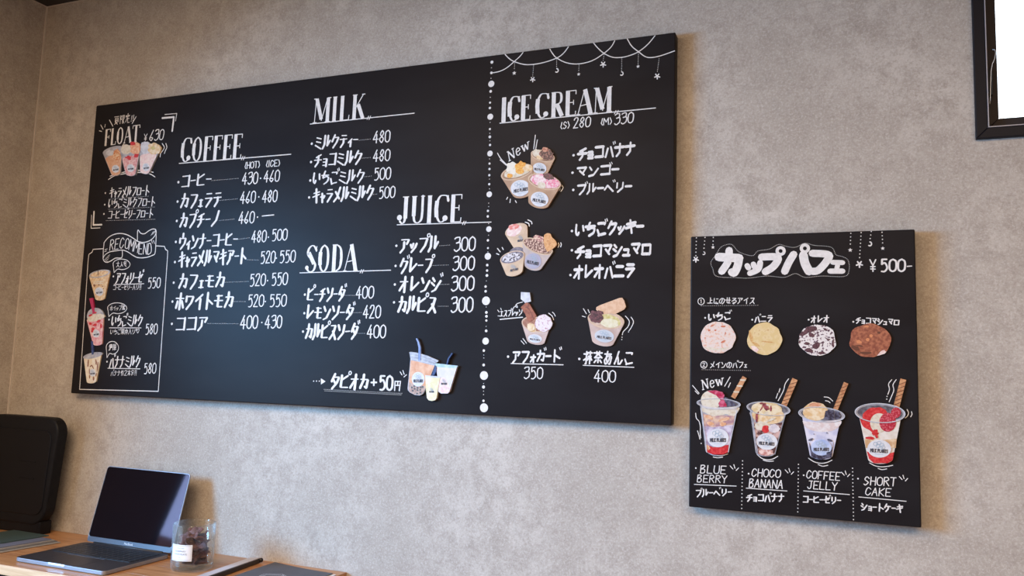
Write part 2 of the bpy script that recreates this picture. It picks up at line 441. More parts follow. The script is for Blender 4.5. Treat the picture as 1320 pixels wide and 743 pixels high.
# display capitals: (kind, points); k heavy stem, h hairline, c curve with nib, b ball
DISP = {
 'C': [('c', '98796A4A281512203040'), ('c', '4050618'), ('h', '98')],
}
def disp_glyph(ch):
    L = {
     'C': [('c', [(9.3,8),(8.6,9.6),(6.5,10),(4,9.7),(2.2,7.5),(1.9,5),(2.2,2.5),(4,.3),(6,.2),(7.6,1.0)]), ('b', (7.7, 1.5, 1.7)), ('k', [(2.1,8),(1.7,5),(2.1,2)]), ('h', [(9.3,10),(9.3,7.6)])],
     'O': [('c', [(5,10),(3,9),(2,7),(1.8,5),(2,3),(3,1),(5,0),(7,1),(8,3),(8.2,5),(8,7),(7,9),(5,10)]), ('k', [(2.2,7.5),(1.9,5),(2.2,2.5)]), ('m', [(7.9,7.5),(8.1,5),(7.9,2.5)])],
     'F': [('k', [(3,10),(3,0)]), ('h', [(1.6,0),(4.6,0)]), ('h', [(1.6,10),(9.4,10),(9.4,8.4)]), ('h', [(3,5.2),(7.6,5.2)]), ('h', [(7.6,6.2),(7.6,4.2)])],
     'E': [('k', [(3,10),(3,0)]), ('h', [(1.6,0),(9.2,0),(9.4,1.6)]), ('h', [(1.6,10),(9.4,10),(9.4,8.4)]), ('h', [(3,5.2),(7.6,5.2)]), ('h', [(7.6,6.2),(7.6,4.2)])],
     'M': [('h', [(1.2,0),(1.6,10)]), ('k', [(1.9,10),(5,1.2)]), ('h', [(5,.6),(8,10)]), ('k', [(8.4,10),(8.4,0)]), ('h', [(.2,0),(2.4,0)]), ('h', [(7,0),(10,0)]), ('h', [(.3,10),(2,10)]), ('h', [(8,10),(10,10)])],
     'I': [('k', [(5,10),(5,0)]), ('h', [(2.4,0),(7.6,0)]), ('h', [(2.4,10),(7.6,10)])],
     'L': [('k', [(3,10),(3,0)]), ('h', [(1.5,10),(4.6,10)]), ('h', [(1.5,0),(9,0),(9.4,2)])],
     'K': [('k', [(3,10),(3,0)]), ('h', [(1.4,0),(4.6,0)]), ('h', [(1.4,10),(4.6,10)]), ('h', [(3.6,4.4),(8.6,10)]), ('h', [(7.6,10),(9.8,10)]), ('k', [(5.4,6),(9,0)])],
     'S': [('c', [(8.8,8.2),(7,9.8),(5,10),(3,9),(2.2,7.4),(3,6),(5,5),(7.4,3.8),(8.4,2.4),(7.4,.6),(5.4,0),(3.2,.3),(2,1.6)]), ('k', [(3,7.4),(5,5.4),(7.4,3)]), ('b', (2.0, 1.6, 1.3)), ('h', [(9,9.8),(8.8,7.6)])],
     'D': [('k', [(2.8,10),(2.8,0)]), ('h', [(1.2,10),(5,10)]), ('h', [(1.2,0),(5,0)]), ('c', [(4.6,10),(7.4,8.6),(8.4,5),(7.4,1.4),(4.6,0)]), ('m', [(7.9,7.2),(8.2,5),(7.9,2.8)])],
     'A': [('h', [(1,0),(4.8,10)]), ('k', [(5,10),(8.6,0)]), ('h', [(2.4,3.4),(7,3.9)]), ('h', [(0,0),(2.4,0)]), ('h', [(7,0),(10,0)])],
     'J': [('k', [(6.2,10),(6.2,1.8)]), ('h', [(3.6,10),(8.4,10)]), ('c', [(6.2,2.4),(5.4,.5),(3.6,0),(2,.8)]), ('b', (1.6, 2.2, 1.7))],
     'U': [('k', [(2.4,10),(2.4,2.6)]), ('c', [(2.4,3),(3,.8),(5,0),(7.4,1),(8,3.4),(8,6),(8,10)]), ('h', [(.8,10),(4.2,10)]), ('h', [(6.8,10),(9.4,10)])],
     'R': [('k', [(3,10),(3,0)]), ('h', [(1.4,0),(4.6,0)]), ('h', [(1.4,10),(5,10)]), ('c', [(4,10),(7.4,9.6),(8.2,7.6),(7.4,5.6),(4,5)]), ('k', [(5.2,5),(8.8,0)])],
     'T': [('k', [(5,10),(5,0)]), ('h', [(.4,8.2),(.6,10),(9.4,10),(9.6,8.2)]), ('h', [(3.4,0),(6.6,0)])],
     'N': [('h', [(2,0),(2,10)]), ('k', [(2,10),(8,0)]), ('h', [(8,0),(8,10)]), ('h', [(.6,0),(3.4,0)]), ('h', [(.6,10),(2.4,10)]), ('h', [(6.6,10),(9.4,10)])],
     'e': [('c', [(2,4),(8,4.4),(8,6),(6,7.4),(3,6.6),(1.8,4),(2.6,1),(5,0),(8,1.4)])],
     'w': [('k', [(1.6,7),(3.4,0)]), ('h', [(3.4,0),(5,6.6)]), ('k', [(5,6.6),(6.8,0)]), ('h', [(6.8,0),(8.6,7)]), ('h', [(.4,7),(3,7)]), ('h', [(7.4,7),(10,7)])],
    }
    return L[ch]
DW = {'I': .55, 'M': 1.25, 'J': .85, 'A': 1.1, 'w': 1.3, 'e': .8, 'N': 1.15, 'L': .8, 'F': .85, 'E': .85}
def display(ink, t, x0, y0, x1, y1, h, heavy=.16, hair=.035, med=.1):
    a, b = ink.P(x0, y0), ink.P(x1, y1); H = h*ink.scale(x0, y0)
    ul = math.hypot(b[0]-a[0], b[1]-a[1]); u = ((b[0]-a[0])/ul, (b[1]-a[1])/ul); tot = sum(DW.get(c, 1) for c in t); x = 0
    for c in t:
        wd = DW.get(c, 1)*ul/tot
        f = lambda p: (a[0] + u[0]*(x + p[0]/10*wd) - u[1]*.5*p[1]/10*H, a[1] + u[1]*(x + p[0]/10*wd) + p[1]/10*H)
        for kd, p in disp_glyph(c):
            if kd == 'b': ink.disc(f(p), H*.062*p[2], 14, H*.062*p[2])
            else:
                q = [f(z) for z in p]
                if len(q) > 4 or (kd == 'c' and len(q) > 2): q = catmull(q, 4)
                W = {'k': heavy, 'h': hair, 'm': med}.get(kd)
                ink.line(q, (lambda dx, dz: H*(hair + (med - hair)*abs(dz)**2)) if kd == 'c' else (lambda dx, dz: H*W), caps=kd in 'c')
        x += wd

# ------------------------------------------------------------------ large menu board
def board(name, label, tl, tr, br, bl):
    P = [onY(*q) for q in (tl, tr, br, bl)]
    x0 = (P[0].x + P[3].x)/2; x1 = (P[1].x + P[2].x)/2; z1 = (P[0].z + P[1].z)/2; z0 = (P[2].z + P[3].z)/2
    t = thing(name, label, 'menu board', ((x0+x1)/2, YF, z0))
    m = MB(); m.box(x0, x1, YF, YW - .0005, z0, z1); m.build('panel', PANEL, t, .0025)
    return t
B1 = board('menu_board', 'large wide black chalkboard menu of coffee, milk, soda, juice and ice cream', (121.5, 136.5), (869.5, 41.5), (867, 549), (93.7, 507.3))
B2 = board('menu_board', 'small upright black chalkboard menu of cup parfaits, to the right of the wide one', (891, 305.5), (1180.3, 295.2), (1187, 680.5), (887.3, 654))
# headings: word, baseline ends, height, underline, tick mark
for wd, x0, y0, x1, y1, h, un, tk in (
    ('COFFEE', 231.5, 209, 311, 204, 30, ((231, 210.8), (375, 199)), (313, 204)),
    ('MILK', 402.5, 158.6, 469.5, 152.6, 30.5, ((400, 160), (534, 146)), (475, 152)),
    ('SODA', 392, 350.8, 461, 349, 33.5, ((386.5, 352), (503.6, 348.5)), (466, 350)),
    ('JUICE', 512, 288.3, 595, 286, 34, ((512, 290), (633, 286.5)), (598, 287.6))):
    k = Ink(); display(k, wd, x0, y0, x1, y1, h); k.px(un, 1.1, False)
    ticks(k, [((tk[0]-1.8, tk[1]+2.2), (tk[0]+.2, tk[1]-2.2)), ((tk[0]+.8, tk[1]+2.2), (tk[0]+2.8, tk[1]-2.2))], 1)
    k.build('heading', B1, 'white display capitals reading %s above a thin underline' % wd)
k = Ink(); display(k, 'ICE', 644.5, 157.6, 684, 153.8, 31, .18); display(k, 'CREAM', 689, 153, 789, 143.6, 31, .17)
k.px(((644.5, 158.9), (845, 139.3)), 1.2, False); ticks(k, [((792, 147), (794, 142.6)), ((795, 147), (797, 142.6))], 1)
k.text('(S)', 722, 166.5, 734.5, 165, 8.5, .11, .14, 0); k.text('280', 738.6, 165.3, 761, 163.3, 12.8, .09, .11)
k.text('(M)', 774, 161.6, 789, 160, 8.5, .11, .14, 0); k.text('330', 791.4, 161, 816.4, 158, 13.4, .09, .11)
k.build('heading', B1, 'white display capitals reading ICE CREAM with the prices 280 and 330')
def row(t, x0, y0, x1, y1, h, bl=None, lead=None, prices=(), par=B1, thin=.085, thick=.18, lead_r=.42, sub=None, name='menu_line', slant=.06, under=None):
    k = Ink(); k.text(t, x0, y0, x1, y1, h, thin, thick, slant)
    if bl: k.dot(bl[0], bl[1], 1.7 if h > 12 else 1.2, 7)
    if lead: k.dots(lead, 2.3, lead_r, False)
    for p in prices:
        if p[0] == '.': k.dot(p[1], p[2], 1.1, 7)
        elif p[0] == '—': k.px(p[1:], 1.3, False)
        else: k.text(p[0], *p[1:], thin=.085, thick=.105, slant=.03)
    for u in under or (): k.px(*u)
    return k.build(name, par)
row('コーヒー', 233, 242.5, 272, 239, 16.5, (230, 235), ((273, 233), (308.5, 230)), (('430', 312, 238, 332, 236.6, 14.6), ('.', 336, 230), ('460', 340, 235, 360, 233.8, 14.4)))
k = Ink(); k.text('(HOT)', 315, 217.6, 335, 216, 8, .12, .15, 0); k.build('menu_line', B1); k = Ink(); k.text('(ICE)', 342.5, 215.5, 361, 214, 8, .12, .15, 0); k.build('menu_line', B1)
row('カフェラテ', 232, 269, 285, 265.5, 18, (229, 260), ((283, 258.5), (306, 256.5)), (('460', 309.5, 262.6, 329, 261.2, 14.8), ('.', 333.6, 254), ('480', 338, 261.3, 357, 260, 14.8)))
row('カプチーノ', 231, 294, 282, 291, 18, (228, 285), ((283, 284.5), (303, 282.5)), (('460', 307.6, 288.6, 327.5, 287.4, 14.8), ('.', 332, 280), ('—', (338, 278.7), (353, 277.2))))
row('ウィンナーコーヒー', 230, 321.5, 306, 317, 17, (226.7, 312), ((308, 308.5), (323, 306.5)), (('480', 324, 313, 343, 311.8, 14.8), ('.', 346, 306), ('500', 350, 310.6, 370, 309.6, 14.4)))
row('キャラメルマキアート', 229.5, 344, 317, 339, 18, (225.5, 338), ((318, 335), (334, 335.5)), (('520', 335.4, 339.8, 354.5, 338.8, 15), ('.', 356.3, 333), ('550', 360, 338.8, 380.5, 337.8, 15)))
row('カフェモカ', 229.5, 372.8, 289, 371, 19, (224, 364.6), ((290, 364.2), (320, 363)), (('520', 321.5, 369, 342, 368.2, 15), ('.', 345, 362), ('550', 349.5, 368, 370.5, 367, 15.4)))
row('ホワイトモカ', 225.6, 399, 300, 397.5, 20, (222.4, 389), ((301, 389), (316.5, 389)), (('520', 319, 395.6, 339.8, 395.2, 15), ('.', 342.2, 389), ('550', 347, 395.4, 369, 395, 15.2)))
row('ココア', 225.5, 427, 267, 426, 18, (221.6, 417.7), ((268, 417.2), (307, 417.6)), (('400', 309.8, 424, 332, 423.5, 16.6), ('.', 337.6, 416), ('430', 341.5, 423.4, 363, 422.8, 16)))
row('ミルクティー', 405, 192.6, 461, 188, 16, (402, 185.4), ((463, 181), (478.6, 179.3)), (('480', 481, 184.6, 502.5, 182.8, 14.8),))
row('チョコミルク', 404.5, 215, 466, 211.5, 16.5, (401, 209), ((467, 204), (479, 203)), (('480', 481, 208.6, 502.5, 207, 14.6),))
row('いちごミルク', 402.5, 238, 469, 235.6, 16, (400, 232.8), ((470.5, 228), (480, 226.8)), (('500', 481.7, 232.3, 503.5, 230.8, 15),), thick=.16)
row('キャラメルミルク', 402.5, 261.4, 481, 257, 17, (398.5, 254.7), ((481.5, 250.8), (487, 250.2)), (('500', 488, 256, 509, 254.6, 14.4),))
row('ピーチソーダ', 395.5, 388.6, 444, 388, 17.5, (393, 380), ((443, 381), (457, 381)), (('400', 458.8, 385, 481.5, 384.5, 15.4),))
row('レモンソーダ', 394, 412, 455, 412, 18, (392.4, 404), ((456, 403.5), (467, 403)), (('420', 468, 410.4, 490.5, 410, 16),))
row('カルピスソーダ', 393, 437.6, 461, 437, 19, (390.6, 427.7), ((460, 430), (471, 430)), (('400', 473, 436, 497, 435.6, 16.4),))
row('アップル', 515, 326, 565, 323.6, 18.5, (511, 317), ((567, 317), (581, 316)), (('300', 584.8, 324.2, 612.5, 323, 17.6),))
row('グレープ', 514.5, 352.4, 557, 351, 18.5, (510, 343), ((557, 342.5), (580, 341.7)), (('300', 583, 349, 611.5, 348, 17.6),))
row('オレンジ', 513.5, 376.6, 568, 376, 19, (509, 367), ((568, 367), (580, 366.7)), (('300', 581, 375.3, 611, 374.3, 18.4),))
row('カルピス', 512, 403.8, 562, 403, 20.5, (508, 390), ((565, 395), (578.7, 395)), (('300', 580.7, 402.8, 609.5, 402.2, 19),))
k = Ink()                        # tapioca line
for x in (404.3, 408, 411.6): k.dot(x, 491.6, .9, 6)
k.m.face([onY(x, y, k.Y) for x, y in ((413.7, 488), (413.7, 496), (419.6, 492))])
k.text('タピオカ', 425.6, 501, 474, 502.6, 18.5, .09, .2); k.text('+', 477.5, 498, 486, 498, 9.5, .24, .24, 0); k.text('50', 488.5, 502.6, 506, 503.2, 18, .12, .17, 0); k.text('円', 508, 503.4, 516.5, 503.8, 13, .1, .13, 0)
k.dots(((418, 502.3), (519.7, 507.6)), 2.5, .5, False); k.dots(((419, 504.2), (518, 509.4)), 2.5, .5, False)
ticks(k, [((515.9, 479.7), (518.2, 483.6)), ((519.4, 477.8), (521, 482.8)), ((524, 483.4), (520.7, 486.4))], 1.1)
k.build('menu_line', B1)
# ice cream names, a rounder hand with fat tops
def fat(t, x0, y0, x1, y1, h, bl, par=B1, u=None): return row(t, x0, y0, x1, y1, h, bl, par=par, thin=.235, thick=.15, slant=.05, under=u)
fat('チョコバナナ', 745, 206.5, 818, 199, 15.5, (739.4, 200.3)); fat('マンゴー', 743, 228.6, 797.5, 224.5, 12.8, (738, 222.8)); fat('ブルーベリー', 743.6, 251, 814, 246.5, 12.8, (739, 245))
fat('いちごクッキー', 741, 305, 829, 300, 16.5, (737.3, 298)); fat('チョコマシュマロ', 742, 333, 839, 328.8, 16, (737.2, 322.8)); fat('オレオバニラ', 739, 360, 818, 357, 17, (735.4, 354.8))
row('アフォガード', 660, 468, 722, 466.6, 15, (655, 460), par=B1, thin=.18, thick=.15, prices=(('350', 675, 488.2, 699.6, 488.6, 14.6),), under=((((658.7, 468.9), (726, 470.6)), 1.1, False),))
row('抹茶あんこ', 752, 469, 816, 469.6, 15.5, (746.8, 463), par=B1, thin=.14, thick=.13, prices=(('400', 766, 492.2, 793.5, 493, 14.8),), under=((((751.7, 471.2), (817, 473.8)), 1.1, False),))
k = Ink(); k.text('エスプレッソ', 644, 408.6, 673, 406.6, 8, .13, .15); k.px(((644.5, 412), (673.6, 409.2)), 1.3, False)
k.px(((661, 399), (663.5, 395.4), (667, 396.6), (666, 393.6), (664.5, 394.6), (667, 391.6), (673.6, 389.6)), 1)
ticks(k, [((641.5, 400), (643.5, 402.4)), ((645.5, 397.6), (646.4, 400)), ((642, 407.5), (644, 407.6))], .9); k.build('menu_line', B1)
# garland, drops, dotted divider
def star(k, x, y, r):
    c = k.P(x, y); R = r*k.scale(x, y)
    k.m.face([(c[0] + (R if j % 2 == 0 else R*.45)*math.sin(j*math.pi/5), k.Y, c[1] + (R if j % 2 == 0 else R*.45)*math.cos(j*math.pi/5)) for j in range(10)])
def flower(k, x, y, r):
    for j in range(5):
        a = math.pi*2*j/5 + .3; k.px(((x, y), (x + r*math.cos(a), y + r*math.sin(a))), r*.45, False)
def moon(k, x, y, r):
    k.px([(x + r*math.cos(a)*.8, y + r*math.sin(a)*.9) for a in (-1.5, -1, -.4, .2, .8, 1.5, 2.2)], r*.55)
k = Ink(); Z = lambda x, y: (x/4.889 + 620, y/4.889 + 35)
for cv in (((75,288),(120,278),(165,255),(212,215),(245,185),(265,160)), ((152,172),(180,200),(212,218),(270,235),(330,235),(400,222),(478,195),(520,165),(551,124)),
           ((434,138),(450,165),(478,195),(540,225),(615,232),(700,212),(775,165),(820,125),(843,86)), ((710,100),(735,130),(775,165),(830,190),(890,190),(940,178),(993,155),(1050,110),(1097,54)),
           ((922,74),(950,120),(993,155),(1040,188),(1090,190),(1150,175),(1220,150))):
    k.px([Z(*p) for p in cv], 1.15)
for fn, a, b, r in ((star,(213,228),(210,290),2.8), (flower,(332,240),(326,330),3), (moon,(477,203),(477,273),2.6), (star,(618,240),(616,297),2.4), (flower,(776,175),(770,235),3.4), (moon,(888,195),(886,293),2.5), (star,(993,162),(990,248),2.4), (flower,(1122,200),(1111,310),3.4)):
    a, b = Z(*a), Z(*b); k.dots((a, (b[0], b[1] - r - 1)), 2.3, .5, False); fn(k, b[0], b[1], r)
k.build('garland', B1)
k = Ink()
for x, y, r in ((634.1,80.2,2),(633.5,94,1.7),(633.3,108.2,4.1),(632.5,117.8,1.8),(631.7,132.4,1.4),(631.5,139.3,1.6),(632,150.6,3.9),(631.5,166.5,1.4),(631.4,176.6,1.8),(631.7,187,1.5),(631.6,198,3.7),(631,211,1.4),(631,218,1.5),(630.8,226,1.5),(630.7,237.6,1.5),
    (630.7,250.6,3.8),(629,272,1.5),(628.8,279.2,1.6),(630.2,295.5,3.7),(629,310,1.6),(629,320,1.3),(628.9,330.6,4.4),(628.1,342,1.7),(627.9,349,1.6),(627.7,355.3,1.9),(626,369.6,1.6),(626,375.7,1.7),(626.5,388,5.6),(627,403,1.8),(627.1,408,1.8),(627,413.5,1.5),(626.7,426.8,1.8),
    (626,440,4.6),(623.7,452.2,1.7),(623.5,470.8,1.8),(623.9,484.4,5.7),(623.3,499.2,2.1),(623.3,517,1.6),(623.9,526,5.8)): k.dot(x, y, r, 16)
for x, y in ((633.5,87.5),(633,101),(632,125.5),(631.8,158),(631.4,172),(631.4,181.6),(631,205),(631,231),(631,243.6),(630,262),(630,266.6),(630,288.4),(629.8,303.4),(627,362.4),(626.8,396),(626.7,421),(623.7,458),(623.7,461.8),(623.4,494.8),(623.3,504.6),(623.3,509),(629,325)): k.dot(x, y, .6, 6)
k.build('dotted_divider', B1)
# float corner
k = Ink(); display(k, 'FLOAT', 133.5, 188.2, 179.5, 182, 20.5, .15, .045, .1); Z = lambda x, y: (x/7.43 + 90, y/7.43 + 140)
k.text('夏限定', 147, 161, 167.5, 157.6, 10, .075, .09, 0); k.text('!!', 168, 157, 172, 155.6, 7, .12, .12, .2); k.build('heading', B1, 'white capitals reading FLOAT under small kanji'); k = Ink(); k.text('¥', 185, 181.6, 189.6, 181.2, 8.5, .1, .1, 0); k.text('630', 192, 181.8, 210.5, 180, 13.2, .085, .1)
k.build('price', B1)
k = Ink(); ticks(k, [[Z(*p) for p in s] for s in (((380,110),(412,170)), ((635,78),(597,143)), ((297,158),(318,198)), ((340,152),(335,178)), ((283,213),(305,220)),
    ((370,680),(430,645),(540,622),(650,612),(760,625),(815,655)), ((385,648),(480,618),(560,602),(660,592),(740,597),(800,612)), ((885,335),(905,370),(893,400),(870,430),(865,465)), ((920,335),(930,370),(918,400),(905,432)))], 1.05)
k.px(((212.5,147.7),(227.9,146.4),(226.3,156)), .9, False); k.px(((209.3,152.3),(224.2,151),(222,169)), 2.4, False); k.px(((121.2,273),(120.3,290.2),(131,289.8)), 2.2, False); k.px(((118,277.5),(117.4,294.5),(129,293.9)), .9, False)
k.split('chalk_flourish', B1)
row('キャラメルフロート', 140.6, 254.6, 192, 251.6, 12, (135.8, 249), ((141, 256.9), (192, 253)), thick=.13, thin=.075, lead_r=.4); row('いちごミルクフロート', 139, 268.4, 199.5, 265.6, 11.5, (135, 264), ((140, 270), (200, 267)), thick=.12, thin=.075, lead_r=.4); row('コーヒーゼリーフロート', 138.6, 282.6, 197, 280.6, 11, (134, 276), ((137, 284.6), (201, 282.8)), thick=.12, thin=.075, lead_r=.4)
# RECOMMEND ribbon and box
k = Ink(); Z = lambda x, y: (x/10.15 + 90, y/10.15 + 295)
for cv in (((450,180),(500,120),(570,78),(660,62),(750,80),(830,125),(890,165),(960,180),(1040,160),(1100,110),(1130,50),(1122,8)), ((1122,8),(1130,80),(1125,200),(1115,320),(1080,350),(990,378),(890,378),(820,345),(760,305),(690,280),(600,290),(520,305),(460,345),(435,390)),
           ((435,390),(450,425),(490,440),(540,420),(600,385),(680,378),(688,285)), ((450,180),(440,260),(437,340),(435,390)), ((885,155),(890,20),(930,60),(980,65),(1030,30),(1080,5),(1122,8))): k.px([Z(*p) for p in cv], 1.1)
for a in range(5): k.px((Z(455+a*12, 400-a*12), Z(495+a*8, 430-a*22)), .5, False); k.px((Z(1060+a*12, 90-a*8), Z(1090+a*8, 40-a*4)), .4, False)
ticks(k, [[Z(*p) for p in s] for s in (((460,275),(490,265)), ((455,300),(480,290)), ((1070,150),(1080,190)), ((1095,155),(1108,195)))], .8)
k.text('REC', *Z(515, 285), *Z(705, 250), 13, .07, .085, .1); k.text('OMM', *Z(715, 252), *Z(890, 318), 13, .07, .085, 0); k.text('END', *Z(895, 330), *Z(1065, 335), 13.5, .07, .085, 0)
k.build('ribbon', B1, 'hand-drawn ribbon outline with the word RECOMMEND')
k = Ink(); k.px(((132.9,320.8),(120,321.6),(118.6,325.4),(114.6,328),(113.6,336),(102.6,502.2),(204,504.8),(216,330),(216.2,323.6),(213.4,321.8),(212,317.8),(201.5,317.2)), 1, False); k.build('box_outline', B1)
for bx, by, rx, ry, txt, tx0, ty, tx1, h in ((156.6, 341, 11, 6.8, '大人気', 149.6, 344.6, 163.2, 7), (151, 397.6, 12.4, 7, 'ホイップ増', 141.6, 400.6, 161, 6), (144.8, 448.6, 8, 8.2, '濃厚', 140.2, 452, 150, 7.4)):
    k = Ink(); k.px([(bx + rx*math.cos(a), by + ry*math.sin(a)) for a in [2.9 + i*5.4/11 for i in range(12)]] + [(bx - rx*.85, by + ry*1.55)], .9); k.px(((bx - rx*.85, by + ry*1.55), (bx - rx*.97, by)), .9, False)
    k.text(txt, tx0, ty, tx1, ty - .6, h, .09, .11, 0); k.build('speech_bubble', B1)
def rec(t, x0, x1, y, h, bl, un, sub, sx0, sx1, sy, pr, px0, px1, py):
    k = Ink(); k.text(t, x0, y, x1, y - .5, h, .08, .14, jit=.1); k.dot(*bl, 1.3, 7); k.px(un, .9, False); k.text(sub, sx0, sy, sx1, sy - .6, 6.4, .09, .11, 0); k.text(pr, px0, py, px1, py - .6, 13, .085, .1, .03); k.build('menu_line', B1)
rec('アフォリーゼ', 148.6, 183, 365.6, 14, (146.2, 356.6), ((147, 367), (185.6, 366)), 'コーヒーゼリー入り!!', 145.5, 182, 374.2, '550', 190, 206.4, 371.6)
rec('いちごミルク', 143, 183, 420.8, 13.5, (140.6, 412.3), ((141, 422.9), (182, 423)), 'いちご果肉入り♡', 142, 179, 431.4, '580', 187, 202.6, 431.2)
rec('バナナミルク', 140.5, 180, 474, 14, (138, 466.5), ((139, 475), (180.5, 475.8)), 'バナナ約2本分!!', 142.5, 176, 484.6, '580', 185.2, 200.8, 482)
# flourishes beside the ice cream pictures
k = Ink(); display(k, 'New', 655, 208.6, 684, 190.5, 12, .16, .09, .12); k.build('new_lettering', B1); k = Ink(); Z = lambda x, y: (x/5.74 + 630, y/5.74 + 170)
ticks(k, [[Z(*p) for p in s] for s in (((65,158),(90,200),(132,243)), ((85,208),(128,246)), ((345,25),(333,128)), ((360,60),(348,125)), ((540,395),(550,415),(535,440)), ((522,405),(530,420),(520,435)), ((140,485),(132,500)), ((160,498),(157,524)), ((197,510),(205,525)))], 1.1)
Z = lambda x, y: (x/5.74 + 630, y/5.74 + 270)
ticks(k, [[Z(*p) for p in s] for s in (((270,95),(295,105),(300,125)), ((290,78),(315,92),(320,108)), ((515,250),(520,265),(513,280)), ((533,248),(537,262),(532,278)), ((65,290),(85,315)), ((58,328),(75,335)), ((100,283),(108,298)))], 1.3)
Z = lambda x, y: (x/5.504 + 630, y/5.504 + 365)
ticks(k, [[Z(*p) for p in s] for s in (((425,215),(450,235),(460,262)), ((452,207),(465,220),(472,235)), ((230,410),(252,435)), ((243,395),(268,428)), ((672,183),(693,218)), ((705,190),(715,212)), ((663,235),(685,242)),
    ((970,235),(997,270),(988,310),(955,345),(948,368)), ((1010,243),(1027,275),(1012,315),(995,340)))], 1)
k.dot(*Z(946, 385), .7, 6); k.dot(*Z(944, 402), .7, 6); k.dot(*Z(992, 348), .7, 6)
k.split('chalk_flourish', B1)

# ------------------------------------------------------------------ parfait board lettering
k = Ink(); Z = lambda x, y: (x/4.125 + 880, y/4.125 + 285)
for w_, pts in ((45,((192,192),(300,198))), (42,((300,198),(292,240),(275,275),(262,272))), (38,((247,157),(242,215),(208,268))), (28,((343,238),(350,250))), (28,((376,230),(382,245))), (30,((412,222),(402,258),(358,278))),
                (38,((420,192),(505,194),(485,240),(440,270))), (38,((590,178),(562,225),(543,268))), (44,((642,182),(650,225),(672,268))), (38,((690,172),(775,180),(765,215),(722,262),(690,268))), (26,((798,220),(850,222))), (24,((826,225),(818,262))), (28,((784,267),(850,267)))):
    k.px([Z(*p) for p in pts], w_/4.125, len(pts) > 2)
for c in ((521, 160), (650, 146)): k.px([Z(c[0] + 19*math.cos(a*math.pi/6), c[1] + 18*math.sin(a*math.pi/6)) for a in range(13)], 3.8)
k.build('heading', B2, 'fat rounded white katakana title')
k = Ink(); k.dots([Z(*p) for p in ((170,190),(150,220),(160,255),(182,295),(290,302),(350,304),(450,293),(540,300),(600,280),(650,300),(740,293),(860,295),(885,260),(880,210),(850,190),(815,180),(790,140),(700,130),(650,118),(600,140),(550,135),(510,125),(460,150),(400,160),(370,185),(300,165),(260,125),(210,135),(185,165))], 2, .45, True, True)
for fn, a, b, r in ((flower,(73,90),(70,205),3.4), (moon,(119,88),(112,172),2), (star,(163,88),(161,140),2.4), (star,(894,66),(891,155),2.8), (flower,(949,62),(940,230),4), (moon,(1003,56),(995,122),2.8), (star,(1060,60),(1064,146),2.6)):
    a, b = Z(*a), Z(*b); k.dots((a, (b[0], b[1] - r - 1)), 4.6, .8, False); fn(k, b[0], b[1], r)
k.build('garland', B2)
k = Ink(); k.text('¥', 1120.5, 350, 1130, 350, 15, .1, .11, 0); k.text('500', 1134.5, 350, 1167, 350, 15.4, .13, .15, .04, jit=.1); k.px((Z(1194, 242), Z(1218, 240)), 1.4, False); k.build('price', B2)
for cx_, cy_, d_, t, x0, x1, y, dl in ((903.8, 388.7, '1', '上にのせるアイス', 912, 973, 391.8, ((904, 394.6), (979, 393.8))), (907.4, 470.6, '2', 'メインのパフェ', 915, 963, 474.4, ((905, 476.8), (968, 478)))):
    k = Ink(); k.px([(cx_ + 4.1*math.cos(a*math.pi/6), cy_ + 4.3*math.sin(a*math.pi/6)) for a in range(13)], .9); k.text(d_, cx_ - 1.8, cy_ + 2.2, cx_ + 1.8, cy_ + 2.2, 4.6, .17, .17, 0)
    k.text(t, x0, y, x1, y - .2, 7.6, .12, .14); k.dots(dl, 2.4, .4, False); k.build('menu_line', B2)
for t, x0, y0, x1, y1, h, bl in (('いちご', 912.7, 414.4, 942, 411.6, 9.5, (909, 410)), ('バニラ', 972.6, 415.6, 996, 414.8, 8.5, (969.7, 412.4)), ('オレオ', 1045, 416.4, 1068.6, 415.6, 8.5, (1042.4, 412.4)), ('チョコマシュマロ', 1103, 417, 1159, 420, 8.2, (1100, 415)),
    ('ブルーベリー', 896.5, 641, 943.5, 639, 9, None), ('チョコバナナ', 962.4, 646.6, 1011, 647, 9.5, None), ('コーヒーゼリー', 1034.7, 648.4, 1084, 650, 9, None), ('ショートケーキ', 1110, 658, 1164, 661, 9.5, None)):
    row(t, x0, y0, x1, y1, h, bl, par=B2, thin=.15, thick=.19)
for (a, b, ln, bl, tk) in ((('BLUE', 902, 610, 936, 611.4, 10), ('BERRY', 898, 621.6, 937, 623, 9), ((895, 624.8), (949, 627)), (897, 603.8), (943, 602)), (('CHOCO', 968.5, 614.4, 1006, 616, 10), ('BANANA', 965, 628.2, 1009, 630.4, 10.5), ((962, 629.6), (1014.5, 633.4)), (965, 611), (1014, 607)),
    (('COFFEE', 1039, 616.6, 1083, 619.8, 10), ('JELLY', 1040, 630, 1079, 632.6, 10), ((1036, 633.2), (1095, 638)), (1036, 613), (1086.5, 610)), (('SHORT', 1112.7, 625.4, 1155, 627, 10.6), ('CAKE', 1115, 638.4, 1148.6, 640.4, 9.8), ((1107, 641), (1168, 646.6)), (1106, 617.4), (1161, 615.6))):
    k = Ink(); k.text(*a, .11, .12, .12); k.text(*b, .11, .12, .12); k.px(ln, 1, False); k.dot(*bl, 1.1, 7)
    ticks(k, [((tk[0] - 1.8, tk[1] - 1), (tk[0] + 1.8, tk[1] + 3)), ((tk[0] + 3, tk[1] - 2.6), (tk[0] + 4.4, tk[1] + 2)), ((tk[0] + 9, tk[1] + 1.6), (tk[0] + 6, tk[1] + 4.8))], 1); k.build('menu_line', B2)
for a, b in (((957.2, 594.5), (956, 659)), ((1029.2, 599), (1028.4, 663)), ((1099, 604), (1100.2, 670.5))): k = Ink(); k.dots((a, b), 4.7, .8, False); k.build('dotted_divider', B2)
